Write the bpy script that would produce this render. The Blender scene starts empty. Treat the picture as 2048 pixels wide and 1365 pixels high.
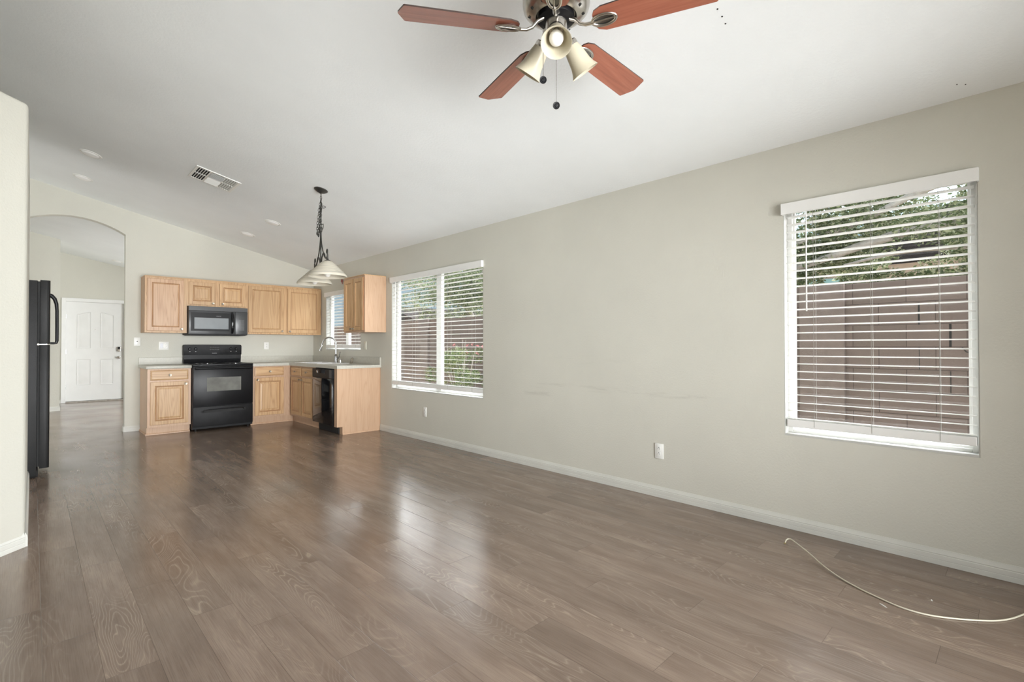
import bpy, bmesh, math, random
from mathutils import Vector, Matrix
random.seed(7)
R = math.radians
SC = bpy.context.scene
COL = SC.collection

# ------------------------------------------------------------------ camera
cam_d = bpy.data.cameras.new('camera')
cam_d.sensor_width = 36.0
cam_d.lens = 988.135 / 2048 * 36.0
cam_d.clip_start = 0.05
cam_d.clip_end = 300
camera = bpy.data.objects.new('camera', cam_d)
COL.objects.link(camera)
yaw, pitch, roll = 0.7702, 0.01016, -0.0009
fw = Vector((math.sin(yaw)*math.cos(pitch), math.cos(yaw)*math.cos(pitch), math.sin(pitch)))
rt = Vector((math.cos(yaw), -math.sin(yaw), 0.0))
up = rt.cross(fw)
rt2 = rt*math.cos(roll) + up*math.sin(roll)
up2 = -rt*math.sin(roll) + up*math.cos(roll)
mw = Matrix(((rt2.x, up2.x, -fw.x, -3.4934), (rt2.y, up2.y, -fw.y, -8.5414), (rt2.z, up2.z, -fw.z, 1.1726), (0, 0, 0, 1)))
camera.matrix_world = mw
SC.camera = camera

# ------------------------------------------------------------------ render look
SC.view_settings.view_transform = 'Standard'
SC.view_settings.look = 'None'
SC.view_settings.gamma = 1.0
SC.view_settings.use_curve_mapping = False
SC.view_settings.exposure = 0.0
SC.cycles.use_denoising = True
SC.cycles.max_bounces = 14
SC.cycles.diffuse_bounces = 9
SC.cycles.glossy_bounces = 5
SC.cycles.transparent_max_bounces = 24
SC.cycles.sample_clamp_indirect = 8.0
SC.cycles.caustics_reflective = False
SC.cycles.caustics_refractive = False

# ------------------------------------------------------------------ world: hazy sky, much brighter on the sunny south side
SOUTH = 3.5
EAST = 0.85
EAST_HIGH = 18.0
world = bpy.data.worlds.new('sky')
SC.world = world
world.use_nodes = True
wn, wl = world.node_tree.nodes, world.node_tree.links
wn.clear()
w_out = wn.new('ShaderNodeOutputWorld')
w_bg = wn.new('ShaderNodeBackground')
w_tc = wn.new('ShaderNodeTexCoord')
w_sep = wn.new('ShaderNodeSeparateXYZ')
wl.new(w_tc.outputs['Generated'], w_sep.inputs[0])
w_ramp = wn.new('ShaderNodeValToRGB')
w_ramp.color_ramp.elements[0].position = 0.0
w_ramp.color_ramp.elements[0].color = (0.50, 0.66, 0.74, 1)
w_ramp.color_ramp.elements[1].position = 0.55
w_ramp.color_ramp.elements[1].color = (0.17, 0.38, 0.62, 1)
wl.new(w_sep.outputs['Z'], w_ramp.inputs[0])
w_s = wn.new('ShaderNodeMapRange')          # south haze
w_s.inputs['From Min'].default_value = -0.05
w_s.inputs['From Max'].default_value = 0.70
w_neg = wn.new('ShaderNodeMath'); w_neg.operation = 'MULTIPLY'; w_neg.inputs[1].default_value = -1.0
wl.new(w_sep.outputs['Y'], w_neg.inputs[0]); wl.new(w_neg.outputs[0], w_s.inputs['Value'])
w_mix = wn.new('ShaderNodeMixRGB')
w_mix.inputs['Color2'].default_value = (0.96, 0.98, 1.0, 1)
wl.new(w_s.outputs[0], w_mix.inputs['Fac'])
wl.new(w_ramp.outputs[0], w_mix.inputs['Color1'])
w_m2 = wn.new('ShaderNodeMapRange')
w_m2.inputs['To Min'].default_value = EAST
w_m2.inputs['To Max'].default_value = SOUTH
wl.new(w_s.outputs[0], w_m2.inputs['Value'])
def w_step(sock, a, b):
    q = wn.new('ShaderNodeMapRange'); q.interpolation_type = 'SMOOTHSTEP'
    q.inputs['From Min'].default_value = a; q.inputs['From Max'].default_value = b
    wl.new(sock, q.inputs['Value']); return q.outputs[0]
def w_math(op, a, b):
    q = wn.new('ShaderNodeMath'); q.operation = op
    for i, v in enumerate((a, b)):
        if isinstance(v, float): q.inputs[i].default_value = v
        else: wl.new(v, q.inputs[i])
    return q.outputs[0]
# added bright band high in the eastern sky, feeds floor reflections and window light
w_e = w_math('MULTIPLY', w_step(w_sep.outputs['Z'], 0.17, 0.32), w_step(w_sep.outputs['X'], 0.05, 0.45))
w_mix2 = wn.new('ShaderNodeMixRGB'); w_mix2.inputs['Color2'].default_value = (0.93, 0.97, 1.0, 1)
wl.new(w_e, w_mix2.inputs['Fac']); wl.new(w_mix.outputs[0], w_mix2.inputs['Color1'])
wl.new(w_mix2.outputs[0], w_bg.inputs['Color'])
wl.new(w_math('ADD', w_m2.outputs[0], w_math('MULTIPLY', w_e, EAST_HIGH)), w_bg.inputs['Strength'])
wl.new(w_bg.outputs[0], w_out.inputs[0])
world.cycles.sampling_method = 'AUTOMATIC'

# ------------------------------------------------------------------ sun: high in the south, a little east
sun_d = bpy.data.lights.new('sun', 'SUN')
sun_d.energy = 3.2
sun_d.angle = R(0.8)
sun_d.color = (1.0, 0.95, 0.88)
sun = bpy.data.objects.new('sun', sun_d)
COL.objects.link(sun)
sun.location = (3, -12, 12)
sun.rotation_euler = Vector((0.16, -0.42, 0.9)).to_track_quat('Z', 'Y').to_euler()

def daylight(name, loc, rot, sx, sy, watts, spread=180, col=(0.96, 0.985, 1.0)):
    """added area lamp standing in for daylight at an opening: a rectangle the size of the opening, just outside its glass"""
    d = bpy.data.lights.new(name, 'AREA')
    d.shape = 'RECTANGLE'; d.size = sx; d.size_y = sy; d.energy = watts; d.color = col; d.spread = R(spread)
    o = bpy.data.objects.new(name, d); COL.objects.link(o)
    o.location = loc; o.rotation_euler = rot
    return o
daylight('daylight_patio_door', (-2.2, -9.98, 1.08), (R(93), 0, R(-5)), 2.7, 2.05, 136, 78)
XW_ = -5.0
daylight('nook_fill_lamp', (XW_-0.20, -0.76, 1.18), (0, R(-90), 0), 1.4, 1.15, 26)  # fill lamp added to brighten the kitchen
daylight('daylight_hall_window', (0.20, 2.6, 1.35), (0, R(90), 0), 1.4, 1.7, 140)

# ------------------------------------------------------------------ mesh helpers
class MB:
    def __init__(s):
        s.bm = bmesh.new()
    def box(s, x0, x1, y0, y1, z0, z1, bev=0.0):
        m = bmesh.new()
        v = [m.verts.new((x, y, z)) for x in (x0, x1) for y in (y0, y1) for z in (z0, z1)]
        for f in ((0,1,3,2), (4,6,7,5), (0,4,5,1), (2,3,7,6), (0,2,6,4), (1,5,7,3)):
            m.faces.new([v[i] for i in f])
        if bev > 0:
            bmesh.ops.bevel(m, geom=m.edges[:], offset=bev, segments=2, profile=0.5, affect='EDGES')
        s.add(m); return s
    def add(s, m, mat=None):
        if mat is not None: bmesh.ops.transform(m, matrix=mat, verts=m.verts)
        me = bpy.data.meshes.new('tmp'); m.to_mesh(me); m.free()
        s.bm.from_mesh(me); bpy.data.meshes.remove(me); return s
    def prism(s, pts, axis, a0, a1, bev=0.0):
        """pts 2D polygon; axis 'x': pts=(y,z); 'y': pts=(x,z); 'z': pts=(x,y)"""
        m = bmesh.new()
        def P(p, a):
            return (a, p[0], p[1]) if axis == 'x' else ((p[0], a, p[1]) if axis == 'y' else (p[0], p[1], a))
        b = [m.verts.new(P(p, a0)) for p in pts]; t = [m.verts.new(P(p, a1)) for p in pts]
        n = len(pts)
        m.faces.new(b); m.faces.new(list(reversed(t)))
        for i in range(n):
            m.faces.new((b[i], t[i], t[(i+1) % n], b[(i+1) % n]))
        if bev > 0:
            bmesh.ops.bevel(m, geom=m.edges[:], offset=bev, segments=2, profile=0.5, affect='EDGES')
        m.normal_update()
        bmesh.ops.triangulate(m, faces=[f for f in m.faces if len(f.verts) > 4])
        s.add(m); return s
    def lathe(s, prof, seg=32, mat=None, cap=True):
        m = bmesh.new(); rings = []
        for r, z in prof:
            if r < 1e-5: rings.append([m.verts.new((0, 0, z))])
            else: rings.append([m.verts.new((r*math.cos(2*math.pi*i/seg), r*math.sin(2*math.pi*i/seg), z)) for i in range(seg)])
        for a, b in zip(rings, rings[1:]):
            for i in range(seg):
                j = (i+1) % seg
                if len(a) == 1 and len(b) == 1: continue
                if len(a) == 1: m.faces.new((a[0], b[j], b[i]))
                elif len(b) == 1: m.faces.new((a[i], a[j], b[0]))
                else: m.faces.new((a[i], a[j], b[j], b[i]))
        if cap:
            if len(rings[0]) > 2: m.faces.new(list(reversed(rings[0])))
            if len(rings[-1]) > 2: m.faces.new(rings[-1])
        s.add(m, mat); return s
    def tube(s, pts, r, seg=8, closed=False, mat=None, flat=1.0):
        pts = [Vector(p) for p in pts]; n = len(pts)
        m = bmesh.new(); rings = []
        rr = r if isinstance(r, (list, tuple)) else [r]*n
        prev = None
        for i, p in enumerate(pts):
            if closed: t = pts[(i+1) % n] - pts[i-1]
            else: t = pts[min(i+1, n-1)] - pts[max(i-1, 0)]
            t.normalize()
            if prev is None:
                a = Vector((0, 0, 1)) if abs(t.z) < 0.9 else Vector((1, 0, 0))
                u = t.cross(a).normalized()
            else:
                u = (prev - t*prev.dot(t)).normalized()
            prev = u; w = t.cross(u)
            rings.append([m.verts.new(p + (u*math.cos(2*math.pi*k/seg) + w*math.sin(2*math.pi*k/seg)*flat)*rr[i]) for k in range(seg)])
        for i in range(n if closed else n-1):
            a, b = rings[i], rings[(i+1) % n]
            for k in range(seg):
                m.faces.new((a[k], a[(k+1) % seg], b[(k+1) % seg], b[k]))
        if not closed:
            m.faces.new(list(reversed(rings[0]))); m.faces.new(rings[-1])
        s.add(m, mat); return s
    def sphere(s, c, r, seg=16, sc=(1, 1, 1)):
        m = bmesh.new()
        bmesh.ops.create_uvsphere(m, u_segments=seg, v_segments=max(6, seg//2), radius=r)
        s.add(m, Matrix.Translation(c) @ Matrix.Diagonal((sc[0], sc[1], sc[2], 1))); return s
    def rings(s, w, h, steps, x0=0.0, z0=0.0, yb=0.0, top=None, edge=None):
        """nested rectangular rings for a panel door; steps=[(inset, y)], front faces -y; back at yb.
        top(inset, t) lifts the top edge to an arch"""
        m = bmesh.new(); N = 9 if top else 2; prev = None
        def ring(ins, y, arch=True):
            a = []
            a.append((x0+ins, z0+ins)); a.append((x0+w-ins, z0+ins))
            for k in range(N):
                t = 1 - k/(N-1)
                x = x0+ins + (w-2*ins)*t
                z = z0+h-ins + (top(ins, t) if top else 0)
                a.append((x, z))
            return [m.verts.new((px, y, pz)) for px, pz in a]
        first = ring(0, yb)
        prev = first
        for ins, y in steps:
            c = ring(ins, y)
            n = len(c)
            for i in range(n):
                m.faces.new((prev[i], prev[(i+1) % n], c[(i+1) % n], c[i]))
            if edge and edge(ins, y):
                for f_ in m.faces[:][-len(c):] if False else [ff for v_ in c for ff in v_.link_faces]: f_.material_index = 1
            prev = c
        m.faces.new(prev); m.faces.new(list(reversed(first)))
        s.add(m); return s
    def build(s, name, mat, parent=None, smooth=None, loc=None):
        bmesh.ops.recalc_face_normals(s.bm, faces=s.bm.faces[:])
        me = bpy.data.meshes.new(name); s.bm.to_mesh(me); s.bm.free()
        o = bpy.data.objects.new(name, me); COL.objects.link(o)
        for mm in (mat if isinstance(mat, (list, tuple)) else [mat]): me.materials.append(mm)
        if smooth is not None:
            me.shade_smooth()
            me.set_sharp_from_angle(angle=R(smooth))
        if parent is not None: o.parent = parent
        if loc is not None: o.location = loc
        return o

def smoothp(P, n=6):
    out = []; P = [Vector(p) for p in P]
    for i in range(len(P)-1):
        p0, p1, p2, p3 = P[max(i-1, 0)], P[i], P[i+1], P[min(i+2, len(P)-1)]
        for k in range(n):
            t = k/n
            out.append(0.5*((2*p1) + (-p0+p2)*t + (2*p0-5*p1+4*p2-p3)*t*t + (-p0+3*p1-3*p2+p3)*t*t*t))
    out.append(P[-1]); return out
def thing(name, label, cat, loc=(0, 0, 0), rz=0.0, group=None):
    o = bpy.data.objects.new(name, None); COL.objects.link(o)
    o.empty_display_size = 0.05
    o.location = loc; o.rotation_euler = (0, 0, rz)
    o['label'] = label; o['category'] = cat
    if group: o['group'] = group
    return o
def tag(o, label, cat, group=None, kind=None):
    o['label'] = label; o['category'] = cat
    if group: o['group'] = group
    if kind: o['kind'] = kind
    return o
def struct(o, label=None):
    o['kind'] = 'structure'
    if label: o['label'] = label
    return o
def sroot(name, loc=(0, 0, 0), rz=0, label=None):
    o = bpy.data.objects.new(name, None); COL.objects.link(o)
    o.location = loc; o.rotation_euler = (0, 0, rz)
    return struct(o, label)
def copy_tree(o, parent=None):
    c = o.copy(); COL.objects.link(c); c.parent = parent
    for ch in list(o.children): copy_tree(ch, c)
    return c

# ------------------------------------------------------------------ material helpers
def base(name, col, rough=0.5, metal=0.0, spec=0.5):
    m = bpy.data.materials.new(name); m.use_nodes = True
    b = m.node_tree.nodes['Principled BSDF']
    b.inputs['Base Color'].default_value = (*col, 1)
    b.inputs['Roughness'].default_value = rough
    b.inputs['Metallic'].default_value = metal
    b.inputs['Specular IOR Level'].default_value = spec
    return m, m.node_tree.nodes, m.node_tree.links, b
def obj_coord(n, l, scale, rnd=True, kind='Object'):
    tc = n.new('ShaderNodeTexCoord'); mp = n.new('ShaderNodeMapping')
    mp.inputs['Scale'].default_value = scale
    if rnd:
        oi = n.new('ShaderNodeObjectInfo'); ad = n.new('ShaderNodeVectorMath'); ad.operation = 'MULTIPLY_ADD'
        cb = n.new('ShaderNodeCombineXYZ')
        for i in range(3): l.new(oi.outputs['Random'], cb.inputs[i])
        l.new(cb.outputs[0], ad.inputs[0]); ad.inputs[1].default_value = (13.1, 7.7, 5.3)
        l.new(tc.outputs[kind], ad.inputs[2]); l.new(ad.outputs[0], mp.inputs[0])
    else:
        l.new(tc.outputs[kind], mp.inputs[0])
    return mp.outputs[0]
def noise(n, l, vec, scale, detail=3, rough=0.5, dist=0.0):
    t = n.new('ShaderNodeTexNoise'); t.inputs['Scale'].default_value = scale
    t.inputs['Detail'].default_value = detail; t.inputs['Roughness'].default_value = rough
    t.inputs['Distortion'].default_value = dist
    if vec is not None: l.new(vec, t.inputs['Vector'])
    return t.outputs['Fac']
def ramp(n, l, fac, stops):
    r = n.new('ShaderNodeValToRGB'); e = r.color_ramp.elements
    while len(e) < len(stops): e.new(0.5)
    for k, (p, c) in enumerate(stops):
        e[k].position = p; e[k].color = (*c, 1) if len(c) == 3 else c
    l.new(fac, r.inputs[0]); return r.outputs[0]
def bump(n, l, b, h, dist, strength=1.0):
    bp = n.new('ShaderNodeBump'); bp.inputs['Distance'].default_value = dist; bp.inputs['Strength'].default_value = strength
    l.new(h, bp.inputs['Height']); l.new(bp.outputs[0], b.inputs['Normal'])
def mth(n, l, op, a, b=None, c=None, clamp=False):
    m = n.new('ShaderNodeMath'); m.operation = op; m.use_clamp = clamp
    for i, v in enumerate((a, b, c)):
        if v is None: continue
        if isinstance(v, (int, float)): m.inputs[i].default_value = v
        else: l.new(v, m.inputs[i])
    return m.outputs[0]
def mixc(n, l, f, a, b, mode='MIX'):
    m = n.new('ShaderNodeMixRGB'); m.blend_type = mode
    for i, v in zip((0, 1, 2), (f, a, b)):
        if isinstance(v, (int, float)): m.inputs[i].default_value = v
        elif isinstance(v, tuple): m.inputs[i].default_value = (*v, 1)
        else: l.new(v, m.inputs[i])
    return m.outputs[0]

def plain(name, col, rough=0.5, metal=0.0, spec=0.5, var=0.06, nscale=6.0, bumpd=0.0, bscale=200.0):
    m, n, l, b = base(name, col, rough, metal, spec)
    v = obj_coord(n, l, (1, 1, 1))
    f = noise(n, l, v, nscale, 4)
    c = ramp(n, l, f, [(0.3, tuple(x*(1-var) for x in col)), (0.7, tuple(min(1, x*(1+var)) for x in col))])
    l.new(c, b.inputs['Base Color'])
    if bumpd: bump(n, l, b, noise(n, l, v, bscale, 2), bumpd)
    return m

def wall_paint(name, col, scuff=False, bscale=75.0, bd=0.0022):
    m, n, l, b = base(name, col, 0.62, 0, 0.35)
    tc = n.new('ShaderNodeTexCoord')
    v = tc.outputs['Object']
    f = noise(n, l, v, 0.9, 4, 0.6)
    c = ramp(n, l, f, [(0.3, tuple(x*0.955 for x in col)), (0.7, tuple(min(1, x*1.03) for x in col))])
    if scuff:
        s = n.new('ShaderNodeSeparateXYZ'); l.new(v, s.inputs[0])
        y, z = s.outputs['Y'], s.outputs['Z']
        mp = n.new('ShaderNodeMapping'); mp.inputs['Scale'].default_value = (1, 1.6, 14); l.new(v, mp.inputs[0])
        sm = noise(n, l, mp.outputs[0], 1.6, 5, 0.65)
        sm = mth(n, l, 'MULTIPLY', mth(n, l, 'SUBTRACT', sm, 0.50, clamp=True), 5.0, clamp=True)
        # a rubbed line at chair-back height
        def band(cz, hw):
            d = mth(n, l, 'ABSOLUTE', mth(n, l, 'SUBTRACT', z, cz))
            return mth(n, l, 'SUBTRACT', 1.0, mth(n, l, 'DIVIDE', d, hw), clamp=True)
        def yr(a, bb):
            g = n.new('ShaderNodeMapRange'); g.interpolation_type = 'SMOOTHSTEP'
            g.inputs['From Min'].default_value = a; g.inputs['From Max'].default_value = a+0.35; l.new(y, g.inputs[0])
            h = n.new('ShaderNodeMapRange'); h.interpolation_type = 'SMOOTHSTEP'
            h.inputs['From Min'].default_value = bb; h.inputs['From Max'].default_value = bb-0.35; l.new(y, h.inputs[0])
            return mth(n, l, 'MULTIPLY', g.outputs[0], h.outputs[0])
        k1 = mth(n, l, 'MULTIPLY', band(0.80, 0.035), yr(-7.2, -5.1))
        k2 = mth(n, l, 'MULTIPLY', band(0.72, 0.03), yr(-5.9, -4.6))
        k3 = mth(n, l, 'MULTIPLY', band(1.05, 0.05), yr(-6.4, -5.3))
        k = mth(n, l, 'ADD', mth(n, l, 'ADD', k1, k2), mth(n, l, 'MULTIPLY', k3, 0.4), clamp=True)
        k = mth(n, l, 'MULTIPLY', k, sm)
        c = mixc(n, l, mth(n, l, 'MULTIPLY', k, 0.33), c, (0.20, 0.18, 0.15))
    l.new(c, b.inputs['Base Color'])
    h = noise(n, l, v, bscale, 3, 0.55)
    bump(n, l, b, h, bd, 0.8)
    return m

def oak(name, horiz=False, tint=(1, 1, 1), k=1.0):
    m, n, l, b = base(name, (0.6, 0.38, 0.2), 0.38, 0, 0.45)
    st = (0.7, 13.0, 13.0) if horiz else (13.0, 13.0, 0.7)
    v = obj_coord(n, l, st)
    big = noise(n, l, v, 0.55, 3, 0.5, 0.6)
    rings = mth(n, l, 'FRACT', mth(n, l, 'MULTIPLY', big, 13.0))
    rings = mth(n, l, 'ABSOLUTE', mth(n, l, 'SUBTRACT', mth(n, l, 'MULTIPLY', rings, 2.0), 1.0))
    st2 = (2.0, 150.0, 150.0) if horiz else (150.0, 150.0, 2.0)
    v2 = obj_coord(n, l, st2)
    pores = noise(n, l, v2, 1.6, 3, 0.7)
    T = lambda c: tuple(a*t for a, t in zip(c, tint))
    c = ramp(n, l, rings, [(0.0, T((0.610, 0.398, 0.215))), (0.6, T((0.610-0.040*k, 0.398-0.038*k, 0.215-0.027*k))), (1.0, T((0.610-0.135*k, 0.398-0.116*k, 0.215-0.077*k)))])
    p = mth(n, l, 'MULTIPLY', mth(n, l, 'SUBTRACT', 0.50, pores, clamp=True), 3.0, clamp=True)
    c = mixc(n, l, mth(n, l, 'MULTIPLY', p, 0.30), c, T((0.36, 0.205, 0.110)))
    oi = n.new('ShaderNodeObjectInfo')
    g = mth(n, l, 'ADD', mth(n, l, 'MULTIPLY', oi.outputs['Random'], 0.14), 0.93)
    cb = n.new('ShaderNodeCombineXYZ')
    for i in range(3): l.new(g, cb.inputs[i])
    c = mixc(n, l, 1.0, c, cb.outputs[0], 'MULTIPLY')
    l.new(c, b.inputs['Base Color'])
    bump(n, l, b, pores, 0.0006, 0.5)
    return m

def floor_mat():
    m, n, l, b = base('plank_floor', (0.3, 0.2, 0.15), 0.35, 0, 0.5)
    tc = n.new('ShaderNodeTexCoord'); s = n.new('ShaderNodeSeparateXYZ'); l.new(tc.outputs['Object'], s.inputs[0])
    X, Y = s.outputs['X'], s.outputs['Y']
    W, L = 0.1575, 1.22
    u = mth(n, l, 'DIVIDE', mth(n, l, 'ADD', X, 3.46+W*40), W)
    row = mth(n, l, 'FLOOR', u); fu = mth(n, l, 'FRACT', u)
    wn1 = n.new('ShaderNodeTexWhiteNoise'); wn1.noise_dimensions = '1D'; l.new(row, wn1.inputs['W'])
    # staggered by about a quarter plank per row, with some jitter
    off = mth(n, l, 'ADD', mth(n, l, 'MULTIPLY', row, 0.33), mth(n, l, 'MULTIPLY', wn1.outputs['Value'], 0.18))
    t = mth(n, l, 'ADD', mth(n, l, 'DIVIDE', mth(n, l, 'ADD', Y, 30.0), L), off)
    col_ = mth(n, l, 'FLOOR', t); ft = mth(n, l, 'FRACT', t)
    cid = n.new('ShaderNodeCombineXYZ'); l.new(row, cid.inputs[0]); l.new(col_, cid.inputs[1])
    wn2 = n.new('ShaderNodeTexWhiteNoise'); wn2.noise_dimensions = '2D'; l.new(cid.outputs[0], wn2.inputs['Vector'])
    pr = wn2.outputs['Value']
    # grain: stretched along Y, shifted per plank
    pv = n.new('ShaderNodeCombineXYZ')
    l.new(mth(n, l, 'ADD', mth(n, l, 'MULTIPLY', X, 6.5), mth(n, l, 'MULTIPLY', pr, 37.0)), pv.inputs[0])
    l.new(mth(n, l, 'ADD', mth(n, l, 'MULTIPLY', Y, 1.25), mth(n, l, 'MULTIPLY', pr, 91.0)), pv.inputs[1])
    big = noise(n, l, pv.outputs[0], 0.95, 2, 0.45, 0.35)
    rg = mth(n, l, 'FRACT', mth(n, l, 'MULTIPLY', big, 27.0))
    rg = mth(n, l, 'ABSOLUTE', mth(n, l, 'SUBTRACT', mth(n, l, 'MULTIPLY', rg, 2.0), 1.0))
    pv2 = n.new('ShaderNodeCombineXYZ')
    l.new(mth(n, l, 'ADD', mth(n, l, 'MULTIPLY', X, 330.0), mth(n, l, 'MULTIPLY', pr, 370.0)), pv2.inputs[0])
    l.new(mth(n, l, 'MULTIPLY', Y, 4.0), pv2.inputs[1])
    fine = noise(n, l, pv2.outputs[0], 1.0, 4, 0.65)
    pv3 = n.new('ShaderNodeCombineXYZ')
    l.new(mth(n, l, 'MULTIPLY', X, 9.0), pv3.inputs[0]); l.new(mth(n, l, 'ADD', mth(n, l, 'MULTIPLY', Y, 1.6), mth(n, l, 'MULTIPLY', pr, 20.0)), pv3.inputs[1])
    cloud = noise(n, l, pv3.outputs[0], 1.0, 4, 0.6)
    figm = noise(n, l, pv3.outputs[0], 0.55, 1, 0.4)
    c0 = ramp(n, l, cloud, [(0.30, (0.155, 0.110, 0.082)), (0.52, (0.208, 0.153, 0.117)), (0.72, (0.262, 0.199, 0.155))])
    # whitish cathedral figure, only where the big noise is high
    c1 = mixc(n, l, mth(n, l, 'MULTIPLY', mth(n, l, 'POWER', rg, 5.0), mth(n, l, 'MULTIPLY', mth(n, l, 'SUBTRACT', figm, 0.46, clamp=True), 4.0, clamp=True)), c0, (0.325, 0.255, 0.200))
    c1 = mixc(n, l, mth(n, l, 'MULTIPLY', mth(n, l, 'SUBTRACT', 0.53, fine, clamp=True), 2.4, clamp=True), c1, (0.105, 0.072, 0.053))
    g = mth(n, l, 'ADD', mth(n, l, 'MULTIPLY', pr, 0.26), 0.87)
    cb = n.new('ShaderNodeCombineXYZ'); [l.new(g, cb.inputs[i]) for i in range(3)]
    c2 = mixc(n, l, 1.0, c1, cb.outputs[0], 'MULTIPLY')
    # seams
    e1 = mth(n, l, 'MINIMUM', fu, mth(n, l, 'SUBTRACT', 1.0, fu))
    e1 = mth(n, l, 'MULTIPLY', e1, W)
    e2 = mth(n, l, 'MULTIPLY', mth(n, l, 'MINIMUM', ft, mth(n, l, 'SUBTRACT', 1.0, ft)), L)
    e = mth(n, l, 'MINIMUM', e1, e2)
    seam = mth(n, l, 'SUBTRACT', 1.0, mth(n, l, 'DIVIDE', e, 0.0013), clamp=True)
    c3 = mixc(n, l, mth(n, l, 'MULTIPLY', seam, 0.75), c2, (0.04, 0.027, 0.02))
    l.new(c3, b.inputs['Base Color'])
    # worn / polished patches of the clear coat
    pn = noise(n, l, tc.outputs['Object'], 1.5, 3, 0.5, 0.0)
    rr = n.new('ShaderNodeMapRange'); l.new(pn, rr.inputs[0])
    rr.inputs['From Min'].default_value = 0.30; rr.inputs['From Max'].default_value = 0.70
    rr.inputs['To Min'].default_value = 0.13; rr.inputs['To Max'].default_value = 0.26
    ro = mth(n, l, 'ADD', rr.outputs[0], mth(n, l, 'MULTIPLY', mth(n, l, 'SUBTRACT', fine, 0.5), 0.10))
    l.new(ro, b.inputs['Roughness'])
    hh = mth(n, l, 'SUBTRACT', mth(n, l, 'MULTIPLY', fine, 0.35), mth(n, l, 'MULTIPLY', seam, 1.0))
    bump(n, l, b, hh, 0.0004, 0.6)
    return m

def block_mat():
    m, n, l, b = base('block_wall', (0.3, 0.24, 0.21), 0.9, 0, 0.2)
    tc = n.new('ShaderNodeTexCoord'); mp = n.new('ShaderNodeMapping')
    mp.inputs['Rotation'].default_value = (0, 0, 0)
    l.new(tc.outputs['Object'], mp.inputs[0])
    s = n.new('ShaderNodeSeparateXYZ'); l.new(mp.outputs[0], s.inputs[0])
    cb = n.new('ShaderNodeCombineXYZ')
    l.new(mth(n, l, 'ADD', s.outputs['Y'], 20.025), cb.inputs[0]); l.new(mth(n, l, 'ADD', s.outputs['Z'], 0.2705), cb.inputs[1])
    bt = n.new('ShaderNodeTexBrick'); l.new(cb.outputs[0], bt.inputs['Vector'])
    bt.inputs['Scale'].default_value = 1.0
    bt.inputs['Mortar Size'].default_value = 0.0030
    bt.inputs['Brick Width'].default_value = 0.407
    bt.inputs['Row Height'].default_value = 0.2045
    bt.inputs['Color1'].default_value = (0.170, 0.136, 0.122, 1)
    bt.inputs['Color2'].default_value = (0.150, 0.121, 0.108, 1)
    bt.inputs['Mortar'].default_value = (0.065, 0.052, 0.046, 1)
    gr = noise(n, l, tc.outputs['Object'], 70.0, 4, 0.7)
    c = mixc(n, l, mth(n, l, 'MULTIPLY', mth(n, l, 'SUBTRACT', gr, 0.5, clamp=True), 1.4, clamp=True), bt.outputs['Color'], (0.07, 0.055, 0.05))
    l.new(c, b.inputs['Base Color'])
    bump(n, l, b, gr, 0.004, 0.6)
    return m

def foliage_mat(name, a, b_, c_):
    m, n, l, b = base(name, a, 0.55, 0, 0.3)
    g = n.new('ShaderNodeNewGeometry')
    col = ramp(n, l, g.outputs['Random Per Island'], [(0.0, a), (0.5, b_), (1.0, c_)])
    l.new(col, b.inputs['Base Color'])
    out = n['Material Output']
    tr = n.new('ShaderNodeBsdfTranslucent'); l.new(col, tr.inputs[0])
    mx = n.new('ShaderNodeMixShader'); mx.inputs[0].default_value = 0.35
    l.new(b.outputs[0], mx.inputs[1]); l.new(tr.outputs[0], mx.inputs[2]); l.new(mx.outputs[0], out.inputs[0])
    return m

def glass_mat(name='window_glass', tint=(1, 1, 1)):
    m = bpy.data.materials.new(name); m.use_nodes = True
    n, l = m.node_tree.nodes, m.node_tree.links; n.clear()
    o = n.new('ShaderNodeOutputMaterial'); t = n.new('ShaderNodeBsdfTransparent'); g = n.new('ShaderNodeBsdfGlossy')
    t.inputs[0].default_value = (*tint, 1); g.inputs['Roughness'].default_value = 0.02
    lw = n.new('ShaderNodeLayerWeight'); lw.inputs[0].default_value = 0.5
    fr = mth(n, l, 'ADD', mth(n, l, 'MULTIPLY', mth(n, l, 'POWER', lw.outputs['Facing'], 5.0), 0.90), 0.03)
    mx = n.new('ShaderNodeMixShader'); l.new(fr, mx.inputs[0]); l.new(t.outputs[0], mx.inputs[1]); l.new(g.outputs[0], mx.inputs[2])
    l.new(mx.outputs[0], o.inputs[0]); return m

def translucent(name, col, fac=0.35, rough=0.4, swirl=False):
    m, n, l, b = base(name, col, rough, 0, 0.4)
    out = n['Material Output']; tr = n.new('ShaderNodeBsdfTranslucent'); tr.inputs[0].default_value = (*col, 1)
    if swirl:
        v = obj_coord(n, l, (1.0, 1.0, 16.0))
        f = noise(n, l, v, 2.6, 3, 0.5, 0.8)
        c = ramp(n, l, f, [(0.35, tuple(x*0.72 for x in col)), (0.5, col), (0.60, tuple(x*0.86 for x in col)), (0.75, tuple(min(1, x*1.05) for x in col))])
        l.new(c, b.inputs['Base Color']); l.new(c, tr.inputs[0])
    mx = n.new('ShaderNodeMixShader'); mx.inputs[0].default_value = fac
    l.new(b.outputs[0], mx.inputs[1]); l.new(tr.outputs[0], mx.inputs[2]); l.new(mx.outputs[0], out.inputs[0])
    return m

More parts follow.
